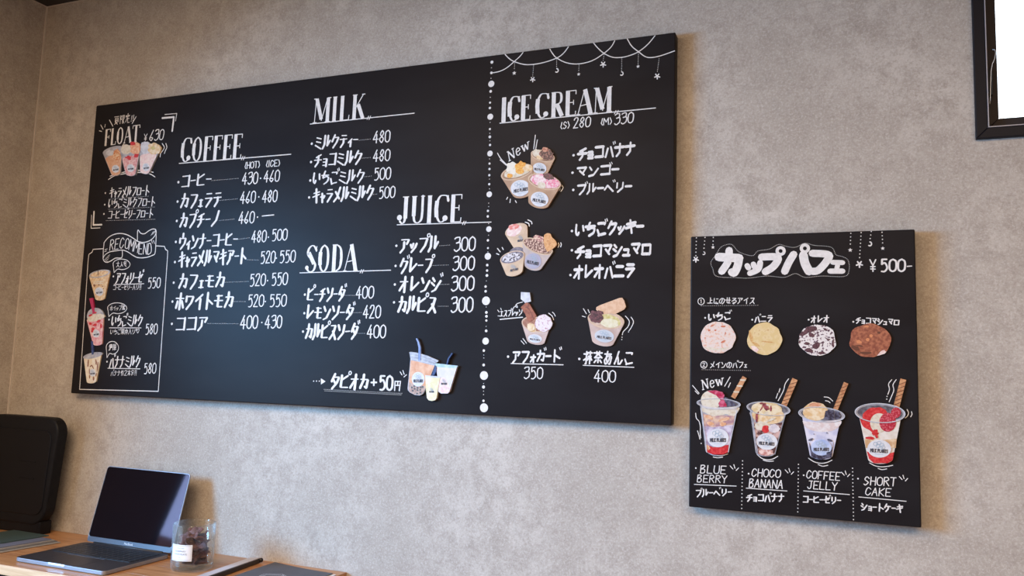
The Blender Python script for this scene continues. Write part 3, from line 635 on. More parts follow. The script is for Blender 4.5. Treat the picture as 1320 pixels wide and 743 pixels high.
k = Ink(); display(k, 'New', 904.5, 503, 934, 496, 12, .16, .09, .12); k.build('new_lettering', B2); k = Ink(); Z = lambda x, y: (x/4.956 + 880, y/4.956 + 470)
ticks(k, [[Z(*p) for p in s] for s in (((63,135),(105,185)), ((80,170),(100,190)), ((303,80),(268,140)), ((305,118),(292,147)), ((155,560),(185,577),(220,583),(255,582),(288,572)), ((195,592),(225,597),(255,593)), ((475,575),(505,600),(540,610),(575,605),(607,588)), ((515,612),(548,620),(580,618)),
    ((83,312),(88,345),(105,365),(113,400),(112,440),(116,470)), ((95,425),(103,450),(110,478)), ((677,92),(655,125),(645,165),(625,205),(610,232)), ((622,155),(615,178)), ((608,185),(597,217)))], 1)
k.dot(*Z(118, 505), .8, 6); Z = lambda x, y: (x/4.956 + 1020, y/4.956 + 470)
ticks(k, [[Z(*p) for p in s] for s in (((110,600),(145,622),(185,632),(225,628),(260,612)), ((172,640),(200,651),(233,645)), ((500,630),(535,648),(575,655),(615,652),(648,645)), ((555,665),(580,673),(610,668)), ((210,208),(240,213),(265,235)), ((218,232),(235,236),(248,245)),
    ((642,98),(622,125),(627,160),(617,192)), ((670,98),(650,130),(655,165),(640,205),(625,240)), ((740,288),(749,310),(742,330),(727,343)), ((768,302),(771,320),(763,335)))], 1)
k.dot(*Z(612, 205), .8, 6); k.dot(*Z(610, 222), .8, 6); k.split('chalk_flourish', B2)

# ------------------------------------------------------------------ photo cutouts fixed to the boards
def hull(pts):
    pts = sorted(set(pts)); 
    def half(ps):
        h = []
        for p in ps:
            while len(h) > 1 and (h[-1][0]-h[-2][0])*(p[1]-h[-2][1]) - (h[-1][1]-h[-2][1])*(p[0]-h[-2][0]) <= 0: h.pop()
            h.append(p)
        return h
    a, b = half(pts), half(pts[::-1]); return a[:-1] + b[:-1]
def ell(cx, cy, rx, ry, rot=0, n=28, a0=0, a1=360, jag=0, seed=0):
    c, s = math.cos(math.radians(rot)), math.sin(math.radians(rot)); out = []
    for k in range(n if a1 - a0 == 360 else n + 1):
        a = math.radians(a0 + (a1-a0)*k/n); r = 1 + jag*noise.noise((math.cos(a)*2.2 + seed*3.1, math.sin(a)*2.2, seed))
        x, y = rx*r*math.cos(a), ry*r*math.sin(a); out.append((round(cx + x*c - y*s, 3), round(cy + x*s + y*c, 3)))
    return out
class Cut:
    def __init__(s, label, zx, zy, sc, thick=.004, name='photo_cutout', group=None):
        s.z = (zx, zy, sc); s.n = 0; s.th = thick; s.label = label; s.name = name; s.group = group; s.root = None
    def W(s, x, y, Y): return onY(x/s.z[2] + s.z[0], y/s.z[2] + s.z[1], Y)
    def shape(s, nm, pts, m, parent=None, lab=None, lift=0, smooth=False):
        if s.root is None:
            c = s.W(sum(p[0] for p in pts)/len(pts), max(p[1] for p in pts), YF); s.root = thing(s.name, s.label, 'photo cutout', (c.x, YF, c.z), s.group)
        if smooth: pts = catmull(list(pts) + [pts[0]], 4)[:-1]
        s.n += 1; Y = YF - s.th - .00012*s.n - lift; f = [s.W(x, y, Y) for x, y in pts]
        if (sum((f[i].x - f[i-1].x)*(f[i].z + f[i-1].z) for i in range(len(f)))) < 0: f = f[::-1]
        mb = MB(); mb.prism(f, [Vector((p.x, YF - .0003, p.z)) for p in f]); return mb.build(nm, m, parent or s.root, label=lab)
    def strokes(s, nm, lines, wpx, m, parent):
        s.n += 1; k = Ink(YF - s.th - .00012*s.n - .0001)
        for l in lines: k.px([(x/s.z[2] + s.z[0], y/s.z[2] + s.z[1]) for x, y in l], wpx/s.z[2], len(l) > 2)
        return k.build(nm, parent, m=m)
    def blobs(s, nm, spots, m, parent, jag=.5):     # many little irregular flecks as one part
        s.n += 1; Y = YF - s.th - .00012*s.n - .0001; mb = MB()
        for i, (x, y, rx, ry, rot) in enumerate(spots): mb.face([s.W(*p, Y - (i % 20)*5e-6) for p in ell(x, y, rx, ry, rot, 10, jag=jag, seed=i + x*.1)][::-1])
        return mb.build(nm, m, parent)
LABEL_W = mat('label_white', (.72, .72, .76), .6, (.78, .78, .80), 40); INK = mat('label_ink', (.10, .10, .13), .6); LOGO = mat('logo_ink', (.30, .38, .46), .6)
def label(cut, parent, cx, cy, rx, ry, rot=0, txt=True, m=None, plain=False):
    o = parent
    if not plain: o = cut.shape('label', ell(cx, cy, rx, ry, rot), m or LABEL_W)
    c, s = math.cos(math.radians(rot)), math.sin(math.radians(rot)); T = lambda x, y: (cx + (x*rx)*c - (y*ry)*s, cy + (x*rx)*s + (y*ry)*c)
    rings = [[T(.18*math.cos(a*math.pi/4) + ox, .2*math.sin(a*math.pi/4) + oy) for a in range(9)] for ox, oy in ((-.34, -.5), (-.06, -.62), (.18, -.42), (-.12, -.3), (.3, -.18), (.1, -.08))]
    cut.strokes('emblem', rings, rx*.035 + .6, LOGO, o)
    # the shop's lettering, MILK PLANT'S, along the label
    cut.n += 1; k = Ink(YF - cut.th - .00012*cut.n - .0001); zx, zy, sc = cut.z
    a, b = T(-.72, .42), T(.74, .42); f = lambda p: (p[0]/sc + zx, p[1]/sc + zy)
    k.text("MILK PLANTS", *f(a), *f(b), ry*.36/sc, .19, .24, 0, jit=0); k.build('lettering', o, m=INK)
    if not plain: cut.strokes('small_print', [[T(-.35, .62), T(.35, .62)]], rx*.03 + .3, LOGO, o)
    return o
KRAFT = mat('print_kraft', (.50, .33, .22), .55, (.60, .42, .29), 14); KRAFT2 = mat('print_kraft_pale', (.66, .50, .36), .55, (.74, .58, .43), 14); RIM = mat('print_rim', (.66, .49, .36), .5, (.72, .56, .43), 25)
KPINK = mat('print_kraft_pink', (.58, .44, .39), .55, (.68, .55, .50), 14); INNER = mat('print_cup_inside', (.40, .25, .15), .6, (.56, .38, .25), 30)
CREAMW = mat('print_cream_white', (.78, .72, .62), .5, (.66, .56, .42), 60, .45, .7); VAN = mat('print_vanilla', (.76, .60, .33), .5, (.66, .46, .22), 46, .46, .72, extra=(.6, (.80, .66, .42)))
MANGO = mat('print_mango', (.78, .38, .05), .45, (.86, .56, .16), 90, .42, .62); CHOC = mat('print_chocolate', (.16, .07, .05), .5, (.32, .16, .12), 110, .42, .6); BERRY = mat('print_berry', (.09, .02, .05), .4, (.30, .05, .14), 90, .45, .65)
PINK = mat('print_pink_cream', (.82, .30, .42), .5, (.86, .70, .72), 85, .42, .6); PINKL = mat('print_pale_pink', (.84, .62, .60), .5, (.88, .76, .70), 60, .4, .6); ORG = mat('print_orange_tea', (.72, .42, .26), .5, (.80, .54, .38), 50, .38, .66)
CLEAR = mat('print_clear_plastic', (.40, .40, .44), .35, (.62, .61, .65), 30, .35, .68); RED = mat('print_strawberry', (.62, .03, .05), .4, (.78, .12, .12), 90, .42, .66); DKCLEAR = mat('print_shadow_plastic', (.14, .13, .16), .4, (.28, .27, .30), 60, .4, .65)
COOKIE = mat('print_cookie', (.72, .40, .17), .55, (.80, .50, .26), 70, .4, .6); BISC = mat('print_biscuit', (.74, .50, .34), .55, (.80, .58, .42), 60); OREO = mat('print_cookie_cream', (.82, .78, .76), .5, (.13, .05, .09), 75, .53, .60, extra=(.56, (.55, .45, .48)))
SBSC = mat('print_strawberry_scoop', (.80, .70, .66), .5, (.76, .44, .38), 75, .50, .70, extra=(.58, (.82, .62, .50))); CHSC = mat('print_chocolate_scoop', (.32, .10, .06), .5, (.52, .22, .13), 65, .38, .62); WAFER = mat('print_wafer_roll', (.54, .26, .13), .5, (.70, .42, .24), 60, .38, .62)
WAFD = mat('print_wafer_dark', (.20, .07, .04), .5); BLUE = mat('print_blue_straw', (.045, .07, .20), .4, (.09, .13, .30), 60); PKSTR = mat('print_pink_straw', (.55, .05, .16), .4); DKST = mat('print_dark_straw', (.03, .03, .05), .4)
BROWN = mat('print_brown_cookie', (.36, .12, .06), .5, (.48, .19, .10), 60); PAPERW = mat('print_paper_white', (.62, .62, .66), .5, (.74, .74, .78), 30); LAV = mat('print_lavender', (.44, .36, .50), .5, (.74, .68, .76), 30, .36, .62); GOLD = mat('print_gold_cream', (.76, .54, .30), .5, (.86, .74, .56), 40, .4, .62)
MATCHA = mat('print_matcha', (.62, .54, .22), .5, (.78, .70, .44), 50, .4, .65); YEL = mat('print_yellow_milk', (.82, .74, .48), .5, (.86, .82, .68), 30, .38, .65); JELLY = mat('print_dark_jelly', (.06, .05, .09), .35, (.22, .22, .30), 60, .42, .62)

def paper_cup(c, rim, bot, mbody, contents, lab=None, labm=None, mr=RIM, plain=False, rimw=.075, inner=INNER):
    """rim and bottom are ellipses (cx, cy, rx, ry, rot) of the printed picture"""
    body = c.shape('cup', hull(ell(*rim) + ell(*bot)), mbody)
    c.shape('rim', ell(*rim), mr); c.shape('cup_inside', ell(rim[0], rim[1], rim[2]*(1 - rimw), rim[3]*(1 - rimw*2.1), rim[4]), inner)
    for nm, pts, mm in contents: c.shape(nm, pts, mm)
    if lab: label(c, body, *lab, m=labm, plain=plain)
    return body
# float trio
c = Cut('photo cutout of three small float cups under the word FLOAT', 90, 140, 7.43)
def small_cup(c, rim, bot, liq, top, lab, extra=(), clear=CLEAR, t=.30):
    hb = hull(ell(*rim) + ell(*bot)); body = c.shape('cup', hb, clear)
    r2 = tuple(rim[i] + (bot[i] - rim[i])*t for i in range(3)) + (rim[3]*.8, rim[4]); c.shape('drink', hull(ell(r2[0], r2[1], r2[2]*.96, r2[3], r2[4]) + ell(bot[0], bot[1] - 2, bot[2]*.95, bot[3], bot[4])), liq)
    for nm, pts, mm in top: c.shape(nm, pts, mm)
    for nm, sp, mm in extra: c.blobs(nm, sp, mm, body)
    if lab: label(c, body, *lab)
    return body
small_cup(c, (410, 400, 98, 34, -17), (440, 622, 44, 22, -8), ORG, (('ice', ell(385, 425, 40, 28, 0, jag=.3), PAPERW), ('topping', ell(450, 445, 38, 55, 0, jag=.3, seed=2), mat('print_orange_ice', (.70, .30, .12), .5, (.84, .66, .46), 90, .42, .6))), (438, 578, 36, 37, -10))
small_cup(c, (765, 395, 98, 36, -4), (716, 605, 44, 22, 8), PINKL, (('ice', ell(722, 375, 46, 62, 0, jag=.25, seed=3), PAPERW), ('orange', ell(808, 385, 58, 55, 0, jag=.2, seed=4), GOLD), ('straw_patch', ell(800, 378, 22, 18, 0, jag=.4, seed=5), MATCHA)), (730, 562, 34, 38, -8))
small_cup(c, (578, 420, 94, 34, -8), (582, 622, 48, 24, 0), mat('print_strawberry_milk', (.72, .36, .36), .5, (.84, .62, .58), 60, .4, .62), (('ice', ell(540, 390, 55, 48, 0, jag=.3, seed=6), CREAMW), ('fruit', ell(625, 380, 48, 60, 10, jag=.25, seed=7), mat('print_peach', (.80, .40, .24), .5, (.86, .60, .42), 60)), ('strawberry', ell(602, 335, 26, 18, 0, jag=.3, seed=8), RED)), (582, 570, 36, 37, -6),
          extra=(('strawberry_pieces', [(565, 465, 20, 16, 20), (637, 450, 24, 18, -30), (572, 485, 16, 10, 0), (540, 470, 10, 8, 0)], RED),))
# recommend drinks
def tall(c, rim, bot, liq, lab, pieces=(), rimm=CLEAR, t=.13):
    body = c.shape('cup', hull(ell(*rim) + ell(*bot)), liq); c.shape('rim', ell(*rim), rimm); c.shape('drink_surface', ell(rim[0], rim[1], rim[2]*.86, rim[3]*.72, rim[4]), liq)
    for nm, sp, mm in pieces: c.blobs(nm, sp, mm, body)
    label(c, body, *lab); return body
ICETEA = mat('print_iced_latte', (.70, .48, .28), .5, (.84, .70, .48), 55, .4, .64)
c = Cut('photo cutout of an iced milk tea cup, uppermost of three in the RECOMMEND box', 100, 340, 9.28)
tall(c, (262, 122, 128, 44, -12), (268, 415, 56, 26, -4), ICETEA, (258, 335, 50, 52, -6), (('jelly_flecks', [(200, 262, 14, 18, 0), (255, 255, 8, 10, 0), (300, 270, 8, 8, 0), (240, 300, 8, 8, 0), (310, 300, 6, 8, 0)], mat('print_brown', (.32, .15, .07), .5)), ('highlight_bands', [(262, 215, 80, 6, -6), (262, 238, 74, 5, -6)], CREAMW)))
c.strokes('straw', [[(245, 75), (244, 135)]], 9, DKST, c.root)
c = Cut('photo cutout of a pink strawberry milk cup with domed lid and pink straw', 95, 400, 7.43)
mk = mat('print_pink_milk', (.74, .34, .38), .5, (.84, .60, .56), 45, .38, .62)
c.shape('lid', ell(208, 58, 82, 80, 3), CLEAR); b_ = c.shape('cup', hull(ell(205, 88, 80, 22, -8) + ell(228, 318, 44, 22, -6)), mk)
c.shape('whipped_cream', ell(212, 72, 84, 34, -12, jag=.2), CREAMW); c.blobs('strawberry_pieces', [(160, 130, 16, 12, 30), (205, 140, 20, 12, -30), (185, 180, 14, 18, 20), (240, 105, 22, 12, -30), (262, 150, 10, 24, 0), (160, 50, 20, 10, -20), (200, 25, 22, 9, -10), (175, 205, 10, 10, 0)], RED, b_); label(c, b_, 214, 225, 34, 38, -6)
c.shape('straw', [(148, -112), (180, -118), (202, 30), (183, 34)], PKSTR)
c = Cut('photo cutout of a banana milk cup with chocolate streaks and dark blue straw', 95, 400, 7.43)
b_ = c.shape('cup', hull(ell(180, 440, 86, 24, -12) + ell(170, 680, 46, 22, -6)), mat('print_banana_milk', (.80, .68, .50), .5, (.86, .78, .66), 40)); c.shape('lid', ell(182, 435, 94, 27, -12), CLEAR)
c.blobs('chocolate_streaks', [(138, 510, 6, 40, 5), (215, 500, 8, 26, -5), (228, 545, 6, 50, 6), (165, 535, 16, 6, -40), (182, 545, 6, 20, -25), (150, 590, 5, 30, 0), (190, 655, 8, 20, 0), (215, 620, 5, 22, 10), (152, 640, 5, 20, 0)], mat('print_caramel', (.36, .17, .10), .5), b_); label(c, b_, 180, 600, 30, 36, -6)
c.shape('straw', [(165, 298), (184, 298), (190, 425), (172, 428)], BLUE)
# tapioca trio
c = Cut('photo cutout of three tapioca drinks with blue straws beside the タピオカ +50円 line', 520, 430, 8.25, .006)
TAP = mat('print_tapioca_tea', (.74, .40, .22), .5, (.84, .56, .38), 28, .36, .66)
b_ = c.shape('cup', [(62, 200), (78, 196), (140, 205), (250, 235), (372, 288), (368, 300), (345, 315), (232, 600), (205, 645), (170, 662), (120, 655), (70, 630), (48, 605), (45, 580), (75, 270)], CLEAR)
c.shape('drink', [(78, 285), (150, 300), (330, 345), (228, 600), (200, 645), (165, 655), (110, 648), (65, 620), (52, 590)], TAP); c.shape('drink_base', [(62, 520), (120, 545), (232, 560), (228, 605), (200, 643), (165, 653), (110, 646), (65, 618), (52, 588)], mat('print_tapioca_base', (.48, .32, .25), .5, (.62, .46, .38), 50), smooth=False)
c.blobs('tapioca_pearls', [(x, y, 11, 10, 0) for x, y in ((90, 575), (115, 560), (120, 590), (150, 580), (185, 575), (150, 605), (180, 600), (205, 570), (100, 610), (145, 640), (180, 630))], mat('print_pearl', (.14, .13, .12), .4), b_)
c.strokes('rim_lines', [[(66, 208), (150, 218), (260, 250), (366, 296)], [(80, 235), (160, 250), (260, 280), (340, 312)], [(82, 270), (160, 285), (335, 335)]], 5, PAPERW, c.root); label(c, b_, 157, 488, 68, 78, 0)
c.shape('straw', [(132, 55), (145, 52), (165, 90), (183, 150), (184, 285), (158, 290), (160, 150), (148, 95)], mat('print_blue_straw_pale', (.20, .26, .48), .4, (.34, .40, .60), 30))
b_ = c.shape('cup', [(338, 318), (575, 345), (565, 372), (490, 620), (470, 640), (400, 640), (372, 620), (372, 560), (352, 380)], mat('print_white_milk', (.74, .70, .74), .5, (.82, .76, .80), 20)); c.shape('drink', [(390, 470), (440, 470), (500, 580), (486, 620), (468, 634), (402, 632), (374, 610), (374, 560)], PINKL)
c.shape('lid', [(338, 318), (578, 345), (572, 358), (555, 372), (355, 358), (340, 340)], mat('print_aqua_lid', (.46, .62, .68), .5, (.66, .76, .80), 30)); label(c, b_, 432, 525, 42, 48, 0, plain=True); c.shape('straw', [(512, 208), (524, 214), (485, 270), (468, 330), (456, 328), (472, 265)], BLUE)
b_ = c.shape('cup', [(232, 448), (395, 462), (388, 480), (352, 690), (335, 712), (300, 720), (268, 712), (250, 690), (240, 600)], YEL); c.shape('lid', [(232, 446), (396, 460), (392, 474), (240, 466)], PAPERW); label(c, b_, 300, 612, 34, 40, 0, plain=True); c.shape('straw', [(338, 345), (352, 350), (350, 400), (325, 450), (303, 450), (310, 420)], BLUE)
# ice cream trio at New
c = Cut('photo cutout of three kraft ice cream cups beside the word New on the wide board', 638, 180, 7.82)
paper_cup(c, (482, 165, 123, 58, 14), (432, 385, 72, 30, 8), KRAFT, (('ice_cream', ell(420, 135, 42, 38, 0, jag=.2), CREAMW), ('ice_cream', ell(452, 180, 36, 22, 10, jag=.2, seed=1), GOLD), ('chocolate_topping', ell(520, 150, 72, 56, 22, jag=.3, seed=2), mat('print_choco_banana', (.12, .05, .04), .5, (.56, .30, .24), 80, .46, .66)), ('topping', ell(505, 100, 30, 24, 10, jag=.3, seed=3), mat('print_red_nut', (.50, .18, .12), .5, (.70, .42, .30), 80))), (450, 290, 70, 56, 8))
paper_cup(c, (222, 328, 168, 72, -17), (272, 540, 95, 50, -12), KRAFT, (('ice_cream', ell(235, 318, 148, 56, -17, jag=.12), CREAMW), ('ice_cream', ell(180, 290, 62, 62, 0, jag=.25, seed=4), mat('print_milk_ice', (.84, .80, .72), .5, (.72, .66, .54), 60, .5, .7)), ('mango', ell(262, 285, 58, 66, 20, jag=.3, seed=5), MANGO), ('mango', ell(330, 290, 50, 34, -10, jag=.2, seed=7), GOLD), ('mango', ell(148, 365, 30, 22, 0, jag=.3, seed=6), MANGO)), (255, 490, 97, 82, -10))
paper_cup(c, (498, 425, 170, 78, 13), (440, 640, 105, 52, 12), KRAFT, (('ice_cream', ell(505, 420, 150, 66, 12, jag=.12), PINK), ('ice_cream', ell(450, 400, 66, 42, 10, jag=.25, seed=8), mat('print_pink_cream_light', (.84, .55, .62), .5, (.88, .78, .76), 70, .4, .6)), ('blueberries', ell(540, 375, 60, 32, 18, jag=.35, seed=9), BERRY), ('ice_cream', ell(590, 445, 56, 42, 10, jag=.25, seed=10), PINK), ('ice_cream', ell(470, 460, 40, 32, 10, jag=.3, seed=11), CREAMW)), (450, 602, 90, 74, 12))
# ice cream trio with cookie
c = Cut('photo cutout of three pale ice cream cups, one holding a heart cookie', 638, 280, 8.74)
paper_cup(c, (240, 150, 132, 72, -22), (290, 330, 80, 40, -10), KRAFT2, (('ice_cream', ell(215, 150, 90, 62, -25, jag=.25), PINKL), ('strawberry', ell(210, 110, 60, 32, -10, jag=.4, seed=1), mat('print_strawberry_cream', (.78, .28, .24), .5, (.86, .58, .54), 70))), (290, 250, 52, 56, -8), plain=True, inner=KRAFT2)
c.shape('lid', hull(ell(250, 400, 92, 62, -10)), mat('print_grey_lid', (.20, .18, .22), .4, (.32, .29, .34), 50)); 
paper_cup(c, (480, 330, 182, 78, 22), (430, 550, 98, 52, 12), mat('print_kraft_grey', (.52, .44, .42), .55, (.62, .52, .48), 12), (('ice_cream', ell(475, 325, 158, 64, 22, jag=.12), mat('print_marshmallow', (.22, .08, .06), .5, (.84, .62, .50), 100, .46, .62)), ('topping', ell(495, 240, 60, 34, 20, jag=.35, seed=3), mat('print_marshmallow2', (.40, .12, .14), .5, (.84, .64, .52), 110, .42, .58))), (432, 495, 92, 88, 12), labm=mat('print_label_grey', (.50, .47, .56), .6), mr=KRAFT2)
c.shape('cookie', [(555, 200), (590, 182), (625, 190), (640, 225), (680, 265), (695, 310), (660, 350), (620, 375), (590, 390), (560, 330), (548, 260)], COOKIE, smooth=True); c.strokes('cookie_marks', [[(590, 270), (602, 266)], [(618, 285), (624, 296)], [(602, 300), (612, 308), (620, 300)]], 5, BROWN, c.root)
paper_cup(c, (195, 455, 142, 68, -17), (215, 615, 98, 50, -14), KRAFT2, (('ice_cream', ell(185, 455, 105, 48, -14, jag=.2), mat('print_cookies_cream2', (.74, .70, .72), .5, (.08, .04, .06), 85, .50, .58)), ), (212, 580, 62, 60, -12), plain=True, inner=mat('print_dark_inner', (.22, .19, .23), .5, (.36, .32, .36), 50))
# affogato
c = Cut('photo cutout of an affogato cup with brown cookie sticks and espresso packet', 640, 370, 9.29)
paper_cup(c, (470, 450, 172, 92, 12), (470, 645, 108, 48, 10), KPINK, (('ice_cream', ell(420, 490, 62, 46, 50, jag=.2), GOLD),), (462, 620, 84, 50, 8), inner=mat('print_cup_inside_brown', (.42, .20, .12), .5, (.58, .34, .24), 30))
c.shape('espresso_packet', [(292, 62), (398, 68), (412, 175), (345, 195), (290, 145)], PAPERW); c.shape('cookie_stick', [(290, 245), (355, 185), (392, 200), (478, 345), (440, 395), (400, 425), (370, 400), (345, 330)], BROWN); c.strokes('stick_lines', [[(345, 250), (385, 260), (450, 390)], [(385, 200), (375, 262)]], 6, WAFD, c.root)
c.shape('whipped_cream', ell(562, 435, 102, 102, 0, jag=.12, seed=2), mat('print_cream_pink_dust', (.84, .76, .78), .5, (.56, .24, .30), 85, .54, .68)); c.shape('scoop', ell(418, 490, 46, 46, 40, jag=.2, seed=5), GOLD)
# matcha
c = Cut('photo cutout of a matcha ice cream cup with red bean and a biscuit', 745, 375, 9.91)
b_ = c.shape('cup', hull(ell(358, 375, 236, 100, 10) + ell(318, 650, 140, 58, 10)), KPINK); c.shape('rim', ell(358, 375, 236, 112, 8), RIM); c.shape('cup_inside', ell(358, 375, 218, 92, 8), mat('print_cup_inside_pink', (.62, .46, .36), .5, (.74, .58, .48), 30))
c.shape('matcha_ice', ell(400, 385, 148, 80, 12, jag=.1), MATCHA); c.shape('scoop', ell(405, 415, 112, 58, 5, jag=.12, seed=3), mat('print_matcha_pale', (.76, .70, .50), .5, (.82, .77, .62), 50)); c.shape('red_bean', ell(232, 335, 82, 74, 20, jag=.3, seed=4), mat('print_red_bean', (.10, .03, .04), .5, (.26, .10, .11), 90, .42, .62))
c.shape('biscuit', [(230, 240), (235, 210), (280, 185), (530, 92), (565, 90), (592, 130), (612, 205), (590, 240), (470, 300), (420, 290), (330, 300), (300, 255), (250, 262)], BISC); label(c, b_, 338, 580, 125, 80, 8, m=mat('label_cool', (.64, .66, .70), .6))
c.shape('red_bean', ell(280, 280, 46, 26, 10, jag=.35, seed=6), MATS['print_red_bean'])
# scoops on the parfait board
for nm, cx, cy, rx, ry, mm, lab, sd in (('strawberry', 925.3, 435.3, 22.4, 20.6, SBSC, 'photo cutout of a pale pink strawberry ice cream scoop', 1), ('vanilla', 985.4, 436.9, 22.2, 20.8, VAN, 'photo cutout of a yellow vanilla ice cream scoop', 2), ('cookies', 1053.7, 438.7, 24, 20.3, OREO, 'photo cutout of a white scoop with dark cookie crumbs', 3), ('chocolate', 1121.6, 439.2, 26, 21.6, CHSC, 'photo cutout of a reddish brown chocolate scoop', 4)):
    c = Cut(lab, 0, 0, 1, .003); c.shape('scoop', ell(cx, cy, rx, ry, 0, 40, jag=.09, seed=sd), mm)
    if sd == 1: c.blobs('strawberry_flecks', [(922, 426, 1.4, 1.1, 0), (935, 430, .7, 2, 10), (909, 436, 1.4, .8, 0), (932, 441, 3.2, 1.4, -30), (914, 426, 2, 1.4, 0), (918, 420, 2.6, 1, -30), (932, 421, 3, 1.2, 0)], mat('print_fleck', (.66, .26, .16), .5), c.root); c.blobs('pale_band', [(918, 450, 9, 1.6, 8), (932, 450, 8, 1.4, -8)], CREAMW, c.root)
    if sd == 2: c.blobs('orange_swirl', [(968, 434, 1.8, 9, -12), (974, 444, 6, 1.6, 30), (990, 441, 9, 1, 8)], mat('print_amber', (.66, .40, .16), .5, (.74, .52, .26), 90), c.root); c.blobs('pale_swirl', [(973, 450, 6, 3, 35)], PINKL, c.root)
    if sd == 3: c.blobs('cookie_crumbs', [(1044, 425, 9, 3.6, -12), (1036, 430, 5, 2.6, -20), (1046, 432, 4, 3, 20), (1052, 446, 5, 4.6, 10), (1040, 443, 4, 2, 0), (1043, 452, 6, 2.6, 18), (1059, 455.5, 4.4, 1.8, 0), (1073.5, 443, 1.5, 4.6, 0), (1068, 438, 2.4, 1.2, 0), (1064, 425, 3, 1.4, 30), (1031, 441, 1.4, 2, 0)], mat('print_crumb', (.11, .035, .06), .5, (.20, .09, .12), 90), c.root)
    if sd == 4: c.blobs('caramel_patches', [(1107, 441, 3.4, 2.6, 30), (1118.5, 438, 2.6, 2.4, 0), (1117, 421, 3.6, 1.4, 0), (1123, 433, 2, 2, 0)], mat('print_caramel_patch', (.72, .33, .17), .5), c.root); c.blobs('dark_patches', [(1103, 449, 6, 3, 25), (1116, 455.5, 8, 2.2, 0), (1133, 429, 2, 1.6, 0), (1108, 446, 5, 1, 10)], WAFD, c.root); c.blobs('pale_edge', [(1137, 455, 6, 2.6, -30)], PINKL, c.root)
# parfaits
def wafer(c, p0, p1, wd, stripes, par=None):
    dx, dy = p1[0]-p0[0], p1[1]-p0[1]; l = math.hypot(dx, dy); nx, ny = -dy/l*wd/2, dx/l*wd/2
    o = c.shape('wafer_roll', [(p0[0]-nx, p0[1]-ny), (p1[0]-nx, p1[1]-ny), (p1[0]+nx, p1[1]+ny), (p0[0]+nx, p0[1]+ny)], WAFER); m_ = WAFD if stripes != 'pale' else CREAMW
    ls = []
    for k in range(1, 7):
        t = k/7; x, y = p0[0]+dx*t, p0[1]+dy*t; u = .07
        ls.append([(x-nx-dx*u, y-ny-dy*u), (x, y + 1), (x+nx*.95+dx*u, y+ny*.95+dy*u)] if stripes != 'pale' else [(x-nx*.8-dx*.04, y-ny*.8-dy*.04), (x+nx*.8+dx*.04, y+ny*.8+dy*.04)])
    c.strokes('wafer_stripes', ls[::2] if stripes == 'pale' else ls, wd*(.34 if stripes == 'pale' else .10), m_, o); return o
def ring(c, e, m_, wpx): c.strokes('rim', [ell(*e, 40) + [ell(*e, 40)[0]]], wpx, m_, c.root)
# blueberry (zoom 890,480 scale 6.19)
c = Cut('photo cutout of the blueberry parfait, leftmost parfait, with New above it', 890, 480, 6.19)
wafer(c, (432, 40), (340, 205), 38, 'pale')
b_ = c.shape('cup', hull(ell(225, 258, 150, 46, 2) + ell(212, 625, 92, 34, 0)), CLEAR); c.shape('rim', ell(225, 252, 176, 42, 3), CLEAR); c.shape('cup_inside', ell(225, 250, 156, 30, 3), DKCLEAR)
c.shape('cream_layer', [(88, 270), (160, 300), (380, 275), (362, 340), (330, 358), (290, 335), (250, 345), (180, 350), (120, 325), (95, 310)], CREAMW, smooth=True)
c.shape('parfait_layer', [(100, 330), (180, 352), (250, 345), (350, 350), (345, 400), (335, 440), (320, 500), (130, 500), (112, 440)], mat('print_peach_berry', (.50, .30, .34), .5, (.80, .60, .46), 26, .40, .62)); c.shape('berry_cream', [(105, 430), (180, 440), (340, 420), (318, 545), (305, 590), (130, 590), (112, 500)], LAV)
c.shape('red_base', [(120, 575), (180, 600), (305, 580), (298, 640), (260, 658), (180, 658), (135, 640)], RED); c.blobs('peach_pieces', [(150, 360, 34, 18, 20), (275, 378, 44, 16, -15), (160, 410, 28, 16, 0), (260, 415, 26, 18, 0), (140, 600, 14, 22, -20)], mat('print_peach_piece', (.76, .44, .26), .5, (.84, .60, .44), 60), b_)
c.shape('ice_cream', ell(165, 222, 82, 76, 0, a0=0, a1=360), CREAMW); c.shape('berry_sauce', [(135, 150), (200, 145), (255, 160), (272, 185), (262, 215), (285, 250), (290, 275), (235, 280), (222, 250), (240, 225), (205, 185), (160, 165)], mat('print_berry_sauce', (.52, .03, .12), .35, (.72, .22, .34), 60)); c.shape('dark_chocolate', [(268, 195), (330, 220), (365, 262), (340, 275), (300, 270), (275, 240)], JELLY)
c.shape('cream_edge', [(90, 262), (160, 280), (260, 285), (378, 278), (365, 300), (200, 300), (90, 285)], mat('print_cream_edge', (.66, .60, .58), .5, (.78, .72, .68), 40)); label(c, b_, 220, 525, 86, 75, 0)
ring(c, (225, 252, 174, 40, 3), PAPERW, 4); [c.strokes('cup_outline', [l_], 5, PAPERW, c.root) for l_ in ([(82, 290), (100, 400), (122, 560), (130, 640)], [(372, 300), (345, 430), (318, 560), (302, 640)])]
